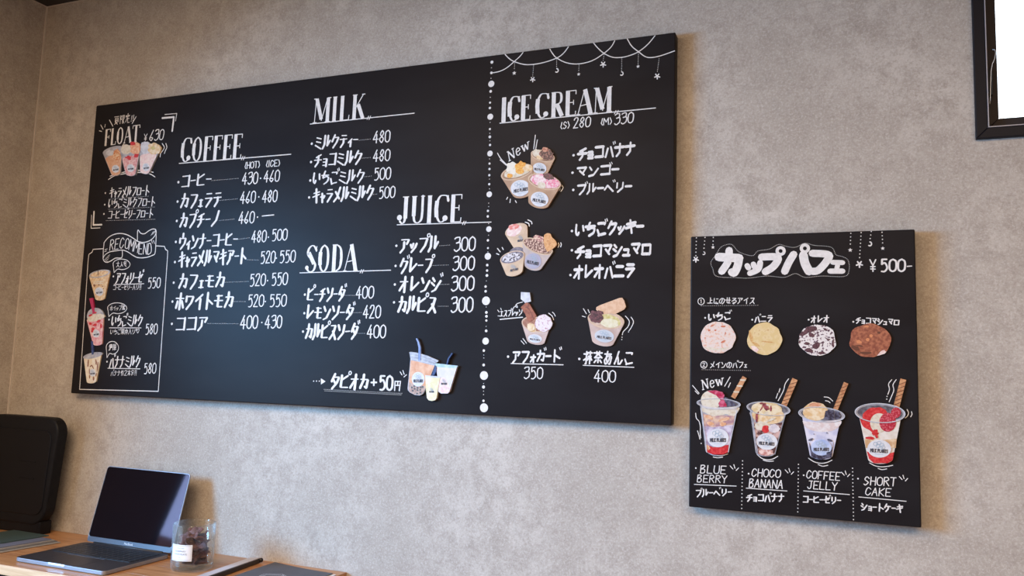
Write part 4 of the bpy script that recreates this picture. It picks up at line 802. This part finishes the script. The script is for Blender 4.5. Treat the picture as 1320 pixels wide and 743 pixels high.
# choco banana (955,480 scale 6.19)
c = Cut('photo cutout of the choco banana parfait, second parfait from the left', 955, 480, 6.19)
wafer(c, (432, 55), (335, 285), 46, 'dark')
b_ = c.shape('cup', hull(ell(218, 300, 148, 50, 4) + ell(195, 640, 78, 34, 4)), CLEAR); c.shape('rim', ell(220, 292, 176, 54, 6), CLEAR); c.shape('cup_inside', ell(220, 290, 158, 42, 6), DKCLEAR)
c.shape('banana_layer', hull(ell(218, 345, 130, 70, 4)), GOLD); c.shape('cream_layer', [(105, 400), (180, 430), (330, 400), (310, 500), (290, 560), (270, 650), (130, 650), (110, 520)], mat('print_choc_layers', (.16, .06, .06), .5, (.70, .50, .46), 34, .46, .60))
c.shape('cream', ell(170, 430, 62, 36, 0, jag=.25), CREAMW); c.shape('cream', ell(265, 450, 44, 34, 0, jag=.25, seed=2), mat('print_cream_cool', (.66, .60, .64), .5, (.80, .74, .74), 40)); c.shape('strawberry', ell(196, 455, 27, 32, 0, jag=.25, seed=3), RED)
c.shape('ice_cream', ell(205, 290, 122, 52, 4, jag=.12), mat('print_banana_ice', (.74, .58, .34), .5, (.84, .74, .56), 40)); c.blobs('chocolate_sauce', [(185, 262, 16, 20, 20), (205, 285, 28, 18, 30), (240, 290, 8, 24, 0), (165, 250, 16, 8, 0), (125, 365, 10, 34, 0), (135, 330, 6, 20, 20), (165, 290, 6, 24, 30)], mat('print_choc_sauce', (.26, .06, .08), .4, (.46, .14, .16), 90), b_)
c.blobs('highlights', [(205, 325, 18, 12, 0), (215, 262, 16, 5, 10), (240, 380, 40, 9, -20)], CREAMW, b_); c.shape('pink_base', ell(195, 640, 62, 28, 4, jag=.35, seed=6), mat('print_pink_base', (.62, .30, .26), .5, (.86, .68, .62), 60, .42, .6)); label(c, b_, 208, 555, 84, 66, 4)
# coffee jelly (1020,480 scale 6.19)
ring(c, (220, 292, 173, 52, 6), PAPERW, 4); [c.strokes('cup_outline', [l_], 5, CLEAR, c.root) for l_ in ([(72, 325), (100, 420), (122, 560), (135, 650)], [(350, 345), (318, 470), (290, 580), (272, 655)])]
c = Cut('photo cutout of the coffee jelly parfait, third parfait from the left', 1020, 480, 6.19)
wafer(c, (438, 85), (352, 300), 38, 'dark')
b_ = c.shape('cup', hull(ell(240, 345, 158, 52, 4) + ell(238, 660, 92, 38, 4)), mat('print_jelly_milk', (.60, .60, .74), .5, (.76, .74, .82), 22)); c.shape('rim', ell(242, 338, 186, 60, 5), CLEAR)
c.shape('cup_inside', ell(242, 338, 165, 46, 5), DKCLEAR); c.shape('cream_layer', [(90, 390), (200, 400), (390, 385), (375, 440), (300, 475), (180, 470), (110, 435)], mat('print_coffee_cream', (.74, .62, .60), .5, (.82, .78, .78), 40), smooth=True)
c.shape('scoop', ell(192, 315, 100, 74, 0, jag=.1), GOLD); c.shape('caramel_top', ell(190, 262, 52, 18, -4), mat('print_caramel_top', (.66, .32, .20), .5, (.76, .50, .34), 50)); c.shape('jelly_cube', [(272, 312), (300, 300), (340, 305), (342, 375), (335, 385), (260, 375)], JELLY); c.shape('jelly_cube', [(345, 310), (385, 318), (395, 370), (350, 382)], JELLY)
c.shape('dark_base', [(140, 560), (170, 620), (200, 660), (330, 600), (335, 560), (322, 680), (240, 700), (160, 680)], JELLY); c.blobs('jelly_pieces', [(155, 538, 20, 9, -15), (310, 545, 26, 9, 20), (285, 485, 6, 5, 0), (180, 495, 4, 4, 0), (300, 650, 22, 16, 0)], JELLY, b_)
label(c, b_, 240, 602, 82, 64, 0, m=mat('label_blue', (.46, .54, .76), .6, (.60, .66, .82), 20))
ring(c, (242, 338, 184, 58, 5), PAPERW, 5)
# short cake (1095,480 scale 5.72)
c = Cut('photo cutout of the red strawberry short cake parfait, rightmost parfait', 1095, 480, 5.72)
wafer(c, (398, 52), (345, 262), 44, 'dark')
b_ = c.shape('cup', hull(ell(225, 345, 152, 55, 4) + ell(228, 640, 92, 38, 0)), mat('print_short_cream', (.74, .66, .58), .5, (.82, .77, .72), 30)); c.shape('rim', ell(226, 302, 186, 72, 3), CLEAR); c.shape('cup_inside', ell(226, 302, 168, 58, 3), DKCLEAR)
c.shape('strawberry_layer', [(75, 340), (150, 350), (230, 400), (200, 470), (150, 430), (100, 400)], RED, smooth=True); c.shape('strawberry', ell(185, 315, 92, 54, -12, jag=.1), RED); c.shape('vanilla_edge', ell(218, 375, 66, 72, 0), CREAMW); c.shape('strawberry', ell(282, 370, 62, 70, 0), mat('print_strawberry_seeded', (.52, .02, .07), .4, (.76, .24, .28), 120, .46, .66)); c.shape('strawberry', ell(342, 300, 36, 40, 20), MATS['print_strawberry_seeded'])
c.blobs('strawberry_pieces', [(185, 445, 18, 30, 30), (150, 490, 36, 14, 0), (200, 475, 12, 14, 0)], RED, b_); c.shape('sponge_layer', [(110, 490), (200, 505), (348, 492), (342, 560), (120, 560)], mat('print_sponge', (.66, .44, .26), .5, (.82, .66, .48), 40)); c.shape('red_base', [(128, 585), (228, 620), (330, 590), (318, 650), (280, 672), (180, 672), (145, 640)], RED)
label(c, b_, 220, 565, 88, 66, 4); ring(c, (226, 302, 184, 70, 3), PAPERW, 6)

# ------------------------------------------------------------------ desk
OAK = mat('oak_top', (.33, .145, .055), .42, (.48, .24, .105), 6, .35, .68, bump=.05, bscale=40, stretch=(1.2, 14, 3), coat=.15)
EDGE = mat('oak_edge', (.55, .36, .20), .5, (.66, .46, .28), 10, stretch=(1, 1, 12)); DEX = -1.163; DY0 = 1.476
desk = thing('desk', 'narrow wooden wall desk in the left corner, carrying the laptop', 'desk', ((XL + DEX)/2, DY0, 0))
npl = 4; dw = (YW - .001 - DY0)/npl
for i in range(npl):
    m = MB(); m.box(XL + .002, DEX, DY0 + i*dw, DY0 + (i+1)*dw - (.0002 if i < npl-1 else 0), ZD - .024, ZD); m.build('plank', OAK, desk, .0003 if i else .001)
m = MB(); m.box(XL + .002, DEX, DY0 - .0012, DY0, ZD - .024, ZD - .0008); m.build('edge_strip', EDGE, desk, label='paler front edge of the desk top')
m = MB(); m.box(XL + .06, DEX - .06, DY0 + .04, YW - .03, ZD - .05, ZD - .024); m.build('under_frame', BLACK, desk)
for x in (XL + .08, DEX - .10):
    for y in (DY0 + .045, YW - .07):
        m = MB(); m.box(x, x + .03, y, y + .03, 0, ZD - .05); m.build('leg', BLACK, desk, .002)
# ------------------------------------------------------------------ laptop
SPG = mat('space_grey_metal', (.050, .044, .048), .45, metal=.5); EDG = mat('laptop_edge', (.26, .25, .28), .5, metal=.5)
lx0, lx1, ly0, ly1 = -1.967, -1.655, 1.5125, 1.7245; zb = ZD + .0012
lap = thing('laptop', 'open dark grey laptop with a black screen on the wooden desk', 'laptop', ((lx0+lx1)/2, (ly0+ly1)/2, ZD))
def rrect(x0, x1, y0, y1, r, n=5):
    out = []
    for cx, cy, a in ((x1-r, y1-r, 0), (x0+r, y1-r, 90), (x0+r, y0+r, 180), (x1-r, y0+r, 270)):
        out += [(cx + r*math.cos(math.radians(a + 90*k/n)), cy + r*math.sin(math.radians(a + 90*k/n))) for k in range(n+1)]
    return out
def slab(pts, z0, z1): m = MB(); m.prism([(x, y, z1) for x, y in pts], [(x, y, z0) for x, y in pts]); return m
rr = rrect(lx0, lx1, ly0, ly1, .011)
slab(rr, zb, zb + .0098).build('base', EDG, lap, .0012); zt = zb + .0098
slab(rrect(lx0 + .0008, lx1 - .0008, ly0 + .0008, ly1 - .0008, .0105), zt - .0006, zt + .0003).build('palm_rest', SPG, lap)
NOTCH = mat('notch_bright', (.75, .78, .84), .25, metal=.7)
m = MB(); m.box(-1.847, -1.789, ly0 - .0004, ly0 + .0045, zt - .005, zt + .0004); m.build('opening_notch', NOTCH, lap, .0008, label='bright finger notch in the front edge')
slab(rrect(-1.885, -1.751, ly0 + .006, ly0 + .086, .004), zt + .0002, zt + .0005).build('trackpad', mat('trackpad', (.040, .036, .040), .4, metal=.4), lap)
m = MB(); 
for a, b, c_, d_ in ((-1.885, -1.751, ly0+.0865, ly0+.0871),): m.box(a, b, c_, d_, zt + .0003, zt + .0006)
m.build('trackpad_edge', EDG, lap)
slab(rrect(lx0 + .016, lx1 - .016, ly0 + .092, ly1 - .012, .003), zt + .0001, zt + .00045).build('key_well', mat('key_well', (.012, .012, .014), .5), lap)
keys = MB(); KM = mat('key_caps', (.016, .016, .019), .45)
for r in range(6):
    y0 = ly0 + .0945 + r*.0184; nk = 14; wk = (lx1 - lx0 - .038)/nk
    for i in range(nk):
        if r == 0 and 4 <= i <= 7: continue
        keys.box(lx0 + .019 + i*wk + .0009, lx0 + .019 + (i+1)*wk - .0009, y0, y0 + (.0165 if r < 5 else .010), zt + .0004, zt + .0014)
    if r == 0: keys.box(lx0 + .019 + 4*wk + .0009, lx0 + .019 + 8*wk - .0009, y0, y0 + .0165, zt + .0004, zt + .0014)
o = keys.build('keys', KM, lap); o['kind'] = 'stuff'
# key legends: faint light marks on the caps
kl = MB()
for r in range(5):
    for i in range(14):
        x = lx0 + .019 + i*wk + wk*.5; y = ly0 + .0945 + r*.0184 + .008
        if r == 0 and 3 < i < 8: continue
        kl.face([(x - .0015, y - .0018, zt + .00145), (x + .0015, y - .0018, zt + .00145), (x + .0015, y + .0018, zt + .00145), (x - .0015, y + .0018, zt + .00145)])
o = kl.build('key_legends', mat('key_legend', (.13, .13, .14), .5), lap); o['kind'] = 'stuff'
# screen: hinged at the back, tilted 14 degrees from vertical
hy, hz = 1.7290, zt + .0015; th = math.radians(14); LS = .2125
up = Vector((0, math.sin(th), math.cos(th))); nrm = Vector((0, -math.cos(th), math.sin(th)))
def SP(x, v, d): q = Vector((0, hy, hz)) + up*v + nrm*d; return (x, q.y, q.z)
def sslab(pts, d0, d1): m = MB(); m.prism([SP(x, v, d1) for x, v in pts], [SP(x, v, d0) for x, v in pts]); return m
sslab(rrect(lx0, lx1, 0, LS, .010), -.0034, 0).build('lid', EDG, lap, .0008)
SCR = bpy.data.materials.new('screen_glass'); SCR.use_nodes = True; p = SCR.node_tree.nodes['Principled BSDF']
p.inputs['Base Color'].default_value = (.004, .004, .006, 1); p.inputs['Roughness'].default_value = .05; p.inputs['Specular Tint'].default_value = (1, .27, .30, 1); p.inputs['Specular IOR Level'].default_value = .13
sslab(rrect(lx0 + .0022, lx1 - .0022, .0145, LS - .0022, .008), 0, .0004).build('screen', SCR, lap, label='glossy black glass screen')
CHIN = mat('chin_metal', (.060, .068, .095), .45, metal=.1); sslab(rrect(lx0 + .0022, lx1 - .0022, .001, .0145, .001), 0, .0004).build('screen_chin', CHIN, lap)
m = MB(); m.tube([(lx0 + .03, hy - .0005, hz - .0015), (lx1 - .03, hy - .0005, hz - .0015)], .0035, 10); m.build('hinge', mat('hinge_black', (.02, .02, .022), .5), lap, smooth=True)
tx = bpy.data.curves.new('t', 'FONT'); tx.body = 'MacBook'; tx.size = .0085; tx.align_x = 'CENTER'; to = bpy.data.objects.new('t', tx); C.objects.link(to)
bpy.context.view_layer.update(); me = bpy.data.meshes.new_from_object(to.evaluated_get(bpy.context.evaluated_depsgraph_get())); bpy.data.objects.remove(to)
k = MB(); k.v = [SP((lx0+lx1)/2 + v.co.x, .0048 + v.co.y, .0007) for v in me.vertices]; k.f = [tuple(q.vertices) for q in me.polygons]; k.build('chin_lettering', mat('chin_ink', (.62, .66, .72), .5), lap)

# ------------------------------------------------------------------ glass jar with dried flowers
gx, gy, gr, gh = -1.5245, 1.6672, .0520, .116
jar = thing('glass_jar', 'clear glass jar of dark dried petals with a white label, right of the laptop', 'jar', (gx, gy, ZD))
JG = bpy.data.materials.new('jar_glass'); JG.use_nodes = True; n = JG.node_tree.nodes; L = JG.node_tree.links; n.remove(n['Principled BSDF'])
tr = n.new('ShaderNodeBsdfTransparent'); tr.inputs[0].default_value = (.975, .985, .98, 1); gl = n.new('ShaderNodeBsdfGlossy'); gl.inputs['Roughness'].default_value = .03; gl.inputs[0].default_value = (.9, .93, .95, 1)
lw = n.new('ShaderNodeLayerWeight'); lw.inputs[0].default_value = .5; pw = n.new('ShaderNodeMath'); pw.operation = 'POWER'; pw.inputs[1].default_value = 2.6; L.new(lw.outputs['Facing'], pw.inputs[0])
sc = n.new('ShaderNodeMapRange'); sc.inputs[3].default_value = .06; sc.inputs[4].default_value = .72; L.new(pw.outputs[0], sc.inputs[0])
df = n.new('ShaderNodeBsdfTranslucent'); df.inputs[0].default_value = (.75, .80, .82, 1); rf = n.new('ShaderNodeMixShader'); rf.inputs[0].default_value = .45; L.new(gl.outputs[0], rf.inputs[1]); L.new(df.outputs[0], rf.inputs[2])
mx = n.new('ShaderNodeMixShader'); L.new(sc.outputs[0], mx.inputs[0]); L.new(tr.outputs[0], mx.inputs[1]); L.new(rf.outputs[0], mx.inputs[2]); L.new(mx.outputs[0], n['Material Output'].inputs[0])
m = MB(); z0 = ZD + .0006; ri = gr - .0028
m.lathe(gx, gy, [(0.0003, z0), (gr*.80, z0), (gr*.93, z0 + .002), (gr*.985, z0 + .008), (gr, z0 + .018), (gr, z0 + gh - .002), (gr - .0007, z0 + gh), (ri + .0007, z0 + gh), (ri, z0 + gh - .002), (ri, z0 + .020), (ri*.9, z0 + .0145), (.0003, z0 + .013)], 56)
m.build('glass', JG, jar, smooth=True)
PET = mat('dried_petal', (.060, .020, .022), .7, (.16, .062, .055), 55, .38, .66, bump=.3, bscale=220); PET2 = mat('dried_petal_rust', (.20, .07, .045), .65, (.10, .035, .03), 60)
random.seed(21)
def petal(cx, cy, cz, r, n_, m_, tilt):
    mb = MB(); rows = []; rot = Matrix.Rotation(random.uniform(0, 6.3), 3, 'Z') @ Matrix.Rotation(tilt, 3, 'X') @ Matrix.Rotation(random.uniform(0, 6.3), 3, 'Z')
    for i in range(5):
        rr_ = r*i/4; row_ = []
        for j in range(n_):
            a = 2*math.pi*j/n_; q = rr_*(1 + .22*math.sin(a*5 + i) * (i/4)); v = rot @ Vector((q*math.cos(a), q*math.sin(a), r*.22*math.sin(a*3 + cx*90)*(i/4) + r*.25*(i/4)**2))
            v += Vector((cx, cy, cz)); d = Vector((v.x - gx, v.y - gy)); 
            if d.length > ri - .003: d = d.normalized()*(ri - .003); v.x, v.y = gx + d.x, gy + d.y
            v.z = min(max(v.z, z0 + .0155), z0 + gh - .004); row_.append(tuple(v))
        rows.append(row_)
    mb.grid(rows, True); o = mb.build('petal', m_, jar, smooth=True); o.modifiers.new('solid', 'SOLIDIFY').thickness = .0008; return o
for cz_, cnt in ((.026, 5), (.042, 5), (.058, 5), (.074, 4), (.09, 2)):
    for i in range(cnt):
        a = 2*math.pi*i/cnt + cz_*60; q = .018 if cnt > 2 else .012
        petal(gx + q*math.cos(a) + .003, gy + q*math.sin(a), z0 + cz_, .0215 if cz_ < .08 else .017, 16, PET if (i + int(cz_*100)) % 4 else PET2, random.uniform(.3, 1.4))
# label on the glass, turned a little to the left of the viewer
va = math.atan2(EYE.y - gy, EYE.x - gx); a1 = va - math.radians(2); a0 = a1 - math.radians(66)
def arc_patch(a0, a1, za, zb_, r, n_=14): mb = MB(); mb.grid([[(gx + r*math.cos(a0 + (a1-a0)*k/n_), gy + r*math.sin(a0 + (a1-a0)*k/n_), z) for k in range(n_+1)] for z in (za, zb_)]); return mb
lab_ = arc_patch(a0, a1, z0 + .030, z0 + .070, gr + .0004).build('label', mat('paper_label', (.70, .71, .75), .6), jar, smooth=True, label='white rectangular paper label with fine grey print')
bm_ = MB(); e = .045; r_ = gr + .0007
for q in ((a0 + e, a1 - e, z0 + .0325, z0 + .0330), (a0 + e, a1 - e, z0 + .0670, z0 + .0675), (a0 + e, a0 + e + .008, z0 + .0325, z0 + .0675), (a1 - e - .008, a1 - e, z0 + .0325, z0 + .0675)):
    t_ = arc_patch(*q, r_); b0 = len(bm_.v); bm_.v += t_.v; bm_.f += [tuple(i + b0 for i in f) for f in t_.f]
bm_.build('label_border', mat('label_grey_ink', (.25, .25, .28), .6), lab_)
def curved_text(t, zc, size, acen):
    tx = bpy.data.curves.new('t', 'FONT'); tx.body = t; tx.size = size; tx.align_x = 'CENTER'; to = bpy.data.objects.new('t', tx); C.objects.link(to)
    bpy.context.view_layer.update(); me = bpy.data.meshes.new_from_object(to.evaluated_get(bpy.context.evaluated_depsgraph_get())); bpy.data.objects.remove(to)
    mb = MB(); mb.v = [(gx + r_*math.cos(acen + v.co.x/gr), gy + r_*math.sin(acen + v.co.x/gr), zc + v.co.y) for v in me.vertices]; mb.f = [tuple(q.vertices) for q in me.polygons]
    mb.build('label_print', MATS['label_grey_ink'], lab_)
am = (a0 + a1)/2
curved_text('SEVENTY THREE', z0 + .0605, .0026, am); curved_text('ROSEMARY', z0 + .0520, .0060, am); curved_text('CHOCOLATE', z0 + .0450, .0060, am); curved_text('200 g', z0 + .0375, .0026, am)

# ------------------------------------------------------------------ slim case and booklet
sx0, sx1 = -1.462, -1.424
case = thing('slim_case', 'slim black stick-like case, its top coloured pale for reflected light, between the jar and the booklet', 'case', (-1.445, 1.70, ZD))
A0, A1, B0_, B1_ = onZ(322, 718.5, ZD + .015), onZ(336.5, 718.8, ZD + .015), onZ(252, 743, ZD + .015), onZ(276, 743, ZD + .015)
dl = (B0_ - A0); dl = dl*(1.25); q = [A0, A1, A1 + dl, A0 + dl]; q = [Vector((v.x, min(v.y, YW - .006), v.z)) for v in q]
m = MB(); m.prism([(v.x, v.y, ZD + .0138) for v in q], [(v.x, v.y, ZD + .0004) for v in q]); m.build('body', mat('case_black', (.012, .012, .015), .35), case, .003, seg=3)
cq = sum(q, Vector())/4; qi = [cq + (v - cq)*.97 for v in q]; qi = [Vector((cq.x + (v.x-cq.x)*.9, v.y, 0)) for v in qi]
m = MB(); m.prism([(v.x, v.y, ZD + .0146) for v in qi], [(v.x, v.y, ZD + .0130) for v in qi]); m.build('top_face', mat('case_top_sheen', (.46, .43, .47), .3), case, label='glossy top face with its reflected light put in as a pale colour')  # the pale colour stands for light reflected off the top
m = MB(); m.tube([(q[1].x - .001, q[1].y + .001, ZD + .0085), (q[1].x + .004, q[1].y - .004, ZD + .0085)], .0055, 12); m.build('end_knob', MATS['case_black'], case, smooth=True)
bk = thing('booklet', 'dark grey booklet with a white line emblem at the right end of the desk', 'booklet', (-1.28, 1.68, ZD))
P0, P1 = onZ(354.5, 725.4, ZD + .006), onZ(429, 740.5, ZD + .005); P0.y = min(P0.y, YW - .012)
ux = (P1 - P0); ux.z = 0; Lx = ux.length; ux.normalize(); uy = Vector((ux.y, -ux.x, 0)); Pl = onZ(304, 743, ZD + .004)
dy_ = (Pl - P0); dy_.z = 0; dy_.normalize(); DEP = .283
def sheet(name, o_, e1, e2, z, curl, m_, lab=None, th_=.0012):
    mb = MB(); nx = 12; top = []; bot = []
    for j in range(7):
        r1 = []
        for i in range(nx + 1):
            s_ = i/nx; t_ = j/6; pnt = o_ + e1*s_ + e2*t_; r1.append((pnt.x, pnt.y, z + curl*(math.cos((s_ - .5)*math.pi)*-.35 + .35)*(1 - t_)))
        top.append(r1)
    n0 = len(mb.v); mb.grid(top); mb.grid([[(x, y, zz - th_) for x, y, zz in r] for r in top])
    for seq in (top[0], top[-1], [r[0] for r in top], [r[-1] for r in top]): mb.grid([seq, [(x, y, zz - th_) for x, y, zz in seq]])
    return mb.build(name, m_, bk, label=lab)
for kk in range(3): sheet('page', P0 + ux*(.006 + .002*kk) - dy_*(.004 - .001*kk), ux*Lx, dy_*DEP, ZD + .0018 + kk*.0008, .004, mat('page_white', (.68, .66, .66), .7), th_=.0006)
sheet('cover', P0, ux*Lx, dy_*DEP, ZD + .0052, .005, mat('cover_grey', (.050, .050, .062), .5, (.060, .060, .072), 30))
ek = MB(); ce = onZ(352, 752, ZD + .0075); EM = mat('emblem_white', (.62, .62, .66), .6)
def flat_line(a, b, wd):
    d = Vector((b[0]-a[0], b[1]-a[1])); l = d.length; nx_, ny_ = -d.y/l*wd/2, d.x/l*wd/2
    z_ = ZD + .0098; ek.face([(a[0]-nx_, a[1]-ny_, z_), (b[0]-nx_, b[1]-ny_, z_), (b[0]+nx_, b[1]+ny_, z_), (a[0]+nx_, a[1]+ny_, z_)])
hx = [onZ(x, y, ZD + .0098) for x, y in ((335, 742.5), (341, 740.3), (364, 740.6), (369, 743), (372, 760), (345, 766), (325, 758))]
hx2 = [ce + (v - ce)*.86 for v in hx]
for H_ in (hx, hx2):
    for i in range(len(H_)): flat_line(H_[i], H_[(i+1) % len(H_)], .0011)
for i in range(len(hx)): flat_line(hx[i], hx2[(i+1) % len(hx)], .0008)
ek.build('emblem', EM, bk)

# ------------------------------------------------------------------ leaflets under the black machine
PAPS = [mat('leaflet_grey', (.16, .16, .17), .6), mat('leaflet_pale', (.30, .29, .29), .6), mat('leaflet_teal', (.04, .07, .075), .55), mat('leaflet_blue', (.14, .16, .24), .5)]
random.seed(4)
stack = ((-2.052, 1.715, -.36, 1, 'pale lower leaflet of the stack, lying flat on the desk'), (-2.060, 1.712, -.37, 0, 'grey leaflet lying second from the bottom of the stack'), (-2.066, 1.708, -.38, 1, 'pale leaflet in the middle of the stack'), (-2.072, 1.702, -.37, 3, 'bluish leaflet second from the top of the stack'), (-2.108, 1.722, -.40, 2, 'dark teal leaflet on top of the stack, reaching nearest the wall'))
for i, (x, y, an, mi, lb) in enumerate(stack):
    ux_ = Vector((-math.cos(an*.2), -math.sin(an*.2)*.2, 0)).normalized(); vy = Vector((-.16, -1, 0)).normalized(); z_ = ZD + .0010 + i*.0030
    o_ = Vector((x, y, z_)); pts = [o_, o_ + ux_*.148, o_ + ux_*.148 + vy*.165, o_ + vy*.165]
    m = MB(); m.prism([(p.x, p.y, z_ + .0026) for p in pts], [(p.x, p.y, z_) for p in pts]); tag(m.build('leaflet', PAPS[mi], None, .0003), lb, 'leaflet', 'leaflets stacked on the desk')
# ------------------------------------------------------------------ black machine in the corner
PL = mat('black_plastic', (.006, .006, .0085), .5, (.008, .008, .010), 60, spec=.15); PL2 = mat('black_plastic_gloss', (.0055, .0055, .008), .35, spec=.2)
mach = thing('office_machine', 'black machine with rounded corners standing on the desk in the left corner', 'machine', (-2.30, 1.77, ZD))
ry0, ry1 = 1.752, 1.800
def rpoly(x0, x1, z0_, z1_, r, taper=0, n_=8):
    out = []
    for cx, cz, a in ((x1-r, z1_-r, 0), (x0+r, z1_-r, 90), (x0+r, z0_+r, 180), (x1-r, z0_+r, 270)):
        for k in range(n_+1):
            X = cx + r*math.cos(math.radians(a + 90*k/n_)); Zz = cz + r*math.sin(math.radians(a + 90*k/n_)); f_ = (z1_ - Zz)/(z1_ - z0_)
            out.append((X - taper*f_*(1 if X > (x0+x1)/2 else -1), Zz))
    return out
tr_ = onY(84.5, 565, ry0); top_ = onY(60, 538.5, ry0)
mx0, mx1, mz0, mz1 = XL + .012, tr_.x - .028, ZD + .028, top_.z
m = MB(); R1 = rpoly(mx0, mx1, mz0, mz1, .052, .034)
m.prism([(x, ry0, z) for x, z in R1], [(x, ry1 - .012, z) for x, z in R1]); m.build('housing', PL, mach, .006, smooth=False, seg=3)
m = MB(); R2 = rpoly(mx0 + .022, mx1 - .026, mz0 + .03, mz1 - .040, .03, .018); m.prism([(x, ry0 - .0025, z) for x, z in R2], [(x, ry0 + .001, z) for x, z in R2]); m.build('front_panel', PL2, mach, .002)
bt = onY(30, 535.5, ry1 - .01)
m = MB(); R3 = rpoly(mx0 + .004, onY(46, 540, ry1 - .01).x + .03, mz0 + .01, bt.z + .0, .03, .0); m.prism([(x, ry1 - .0125, z) for x, z in R3], [(x, ry1, z) for x, z in R3]); m.build('rear_cover', PL, mach, .004)
m = MB(); m.box(mx0 + .03, mx1 - .05, ry0 + .004, ry1 - .004, ZD + .0004, mz0 + .012); m.build('foot', PL, mach, .004)
for yy in (0, 1): m = MB(); m.box(mx1 - .15, mx1 - .085, ry0 - .0048, ry0 - .0022, mz0 + .135 + yy*.05, mz0 + .137 + yy*.05); m.build('panel_line', PL, mach)
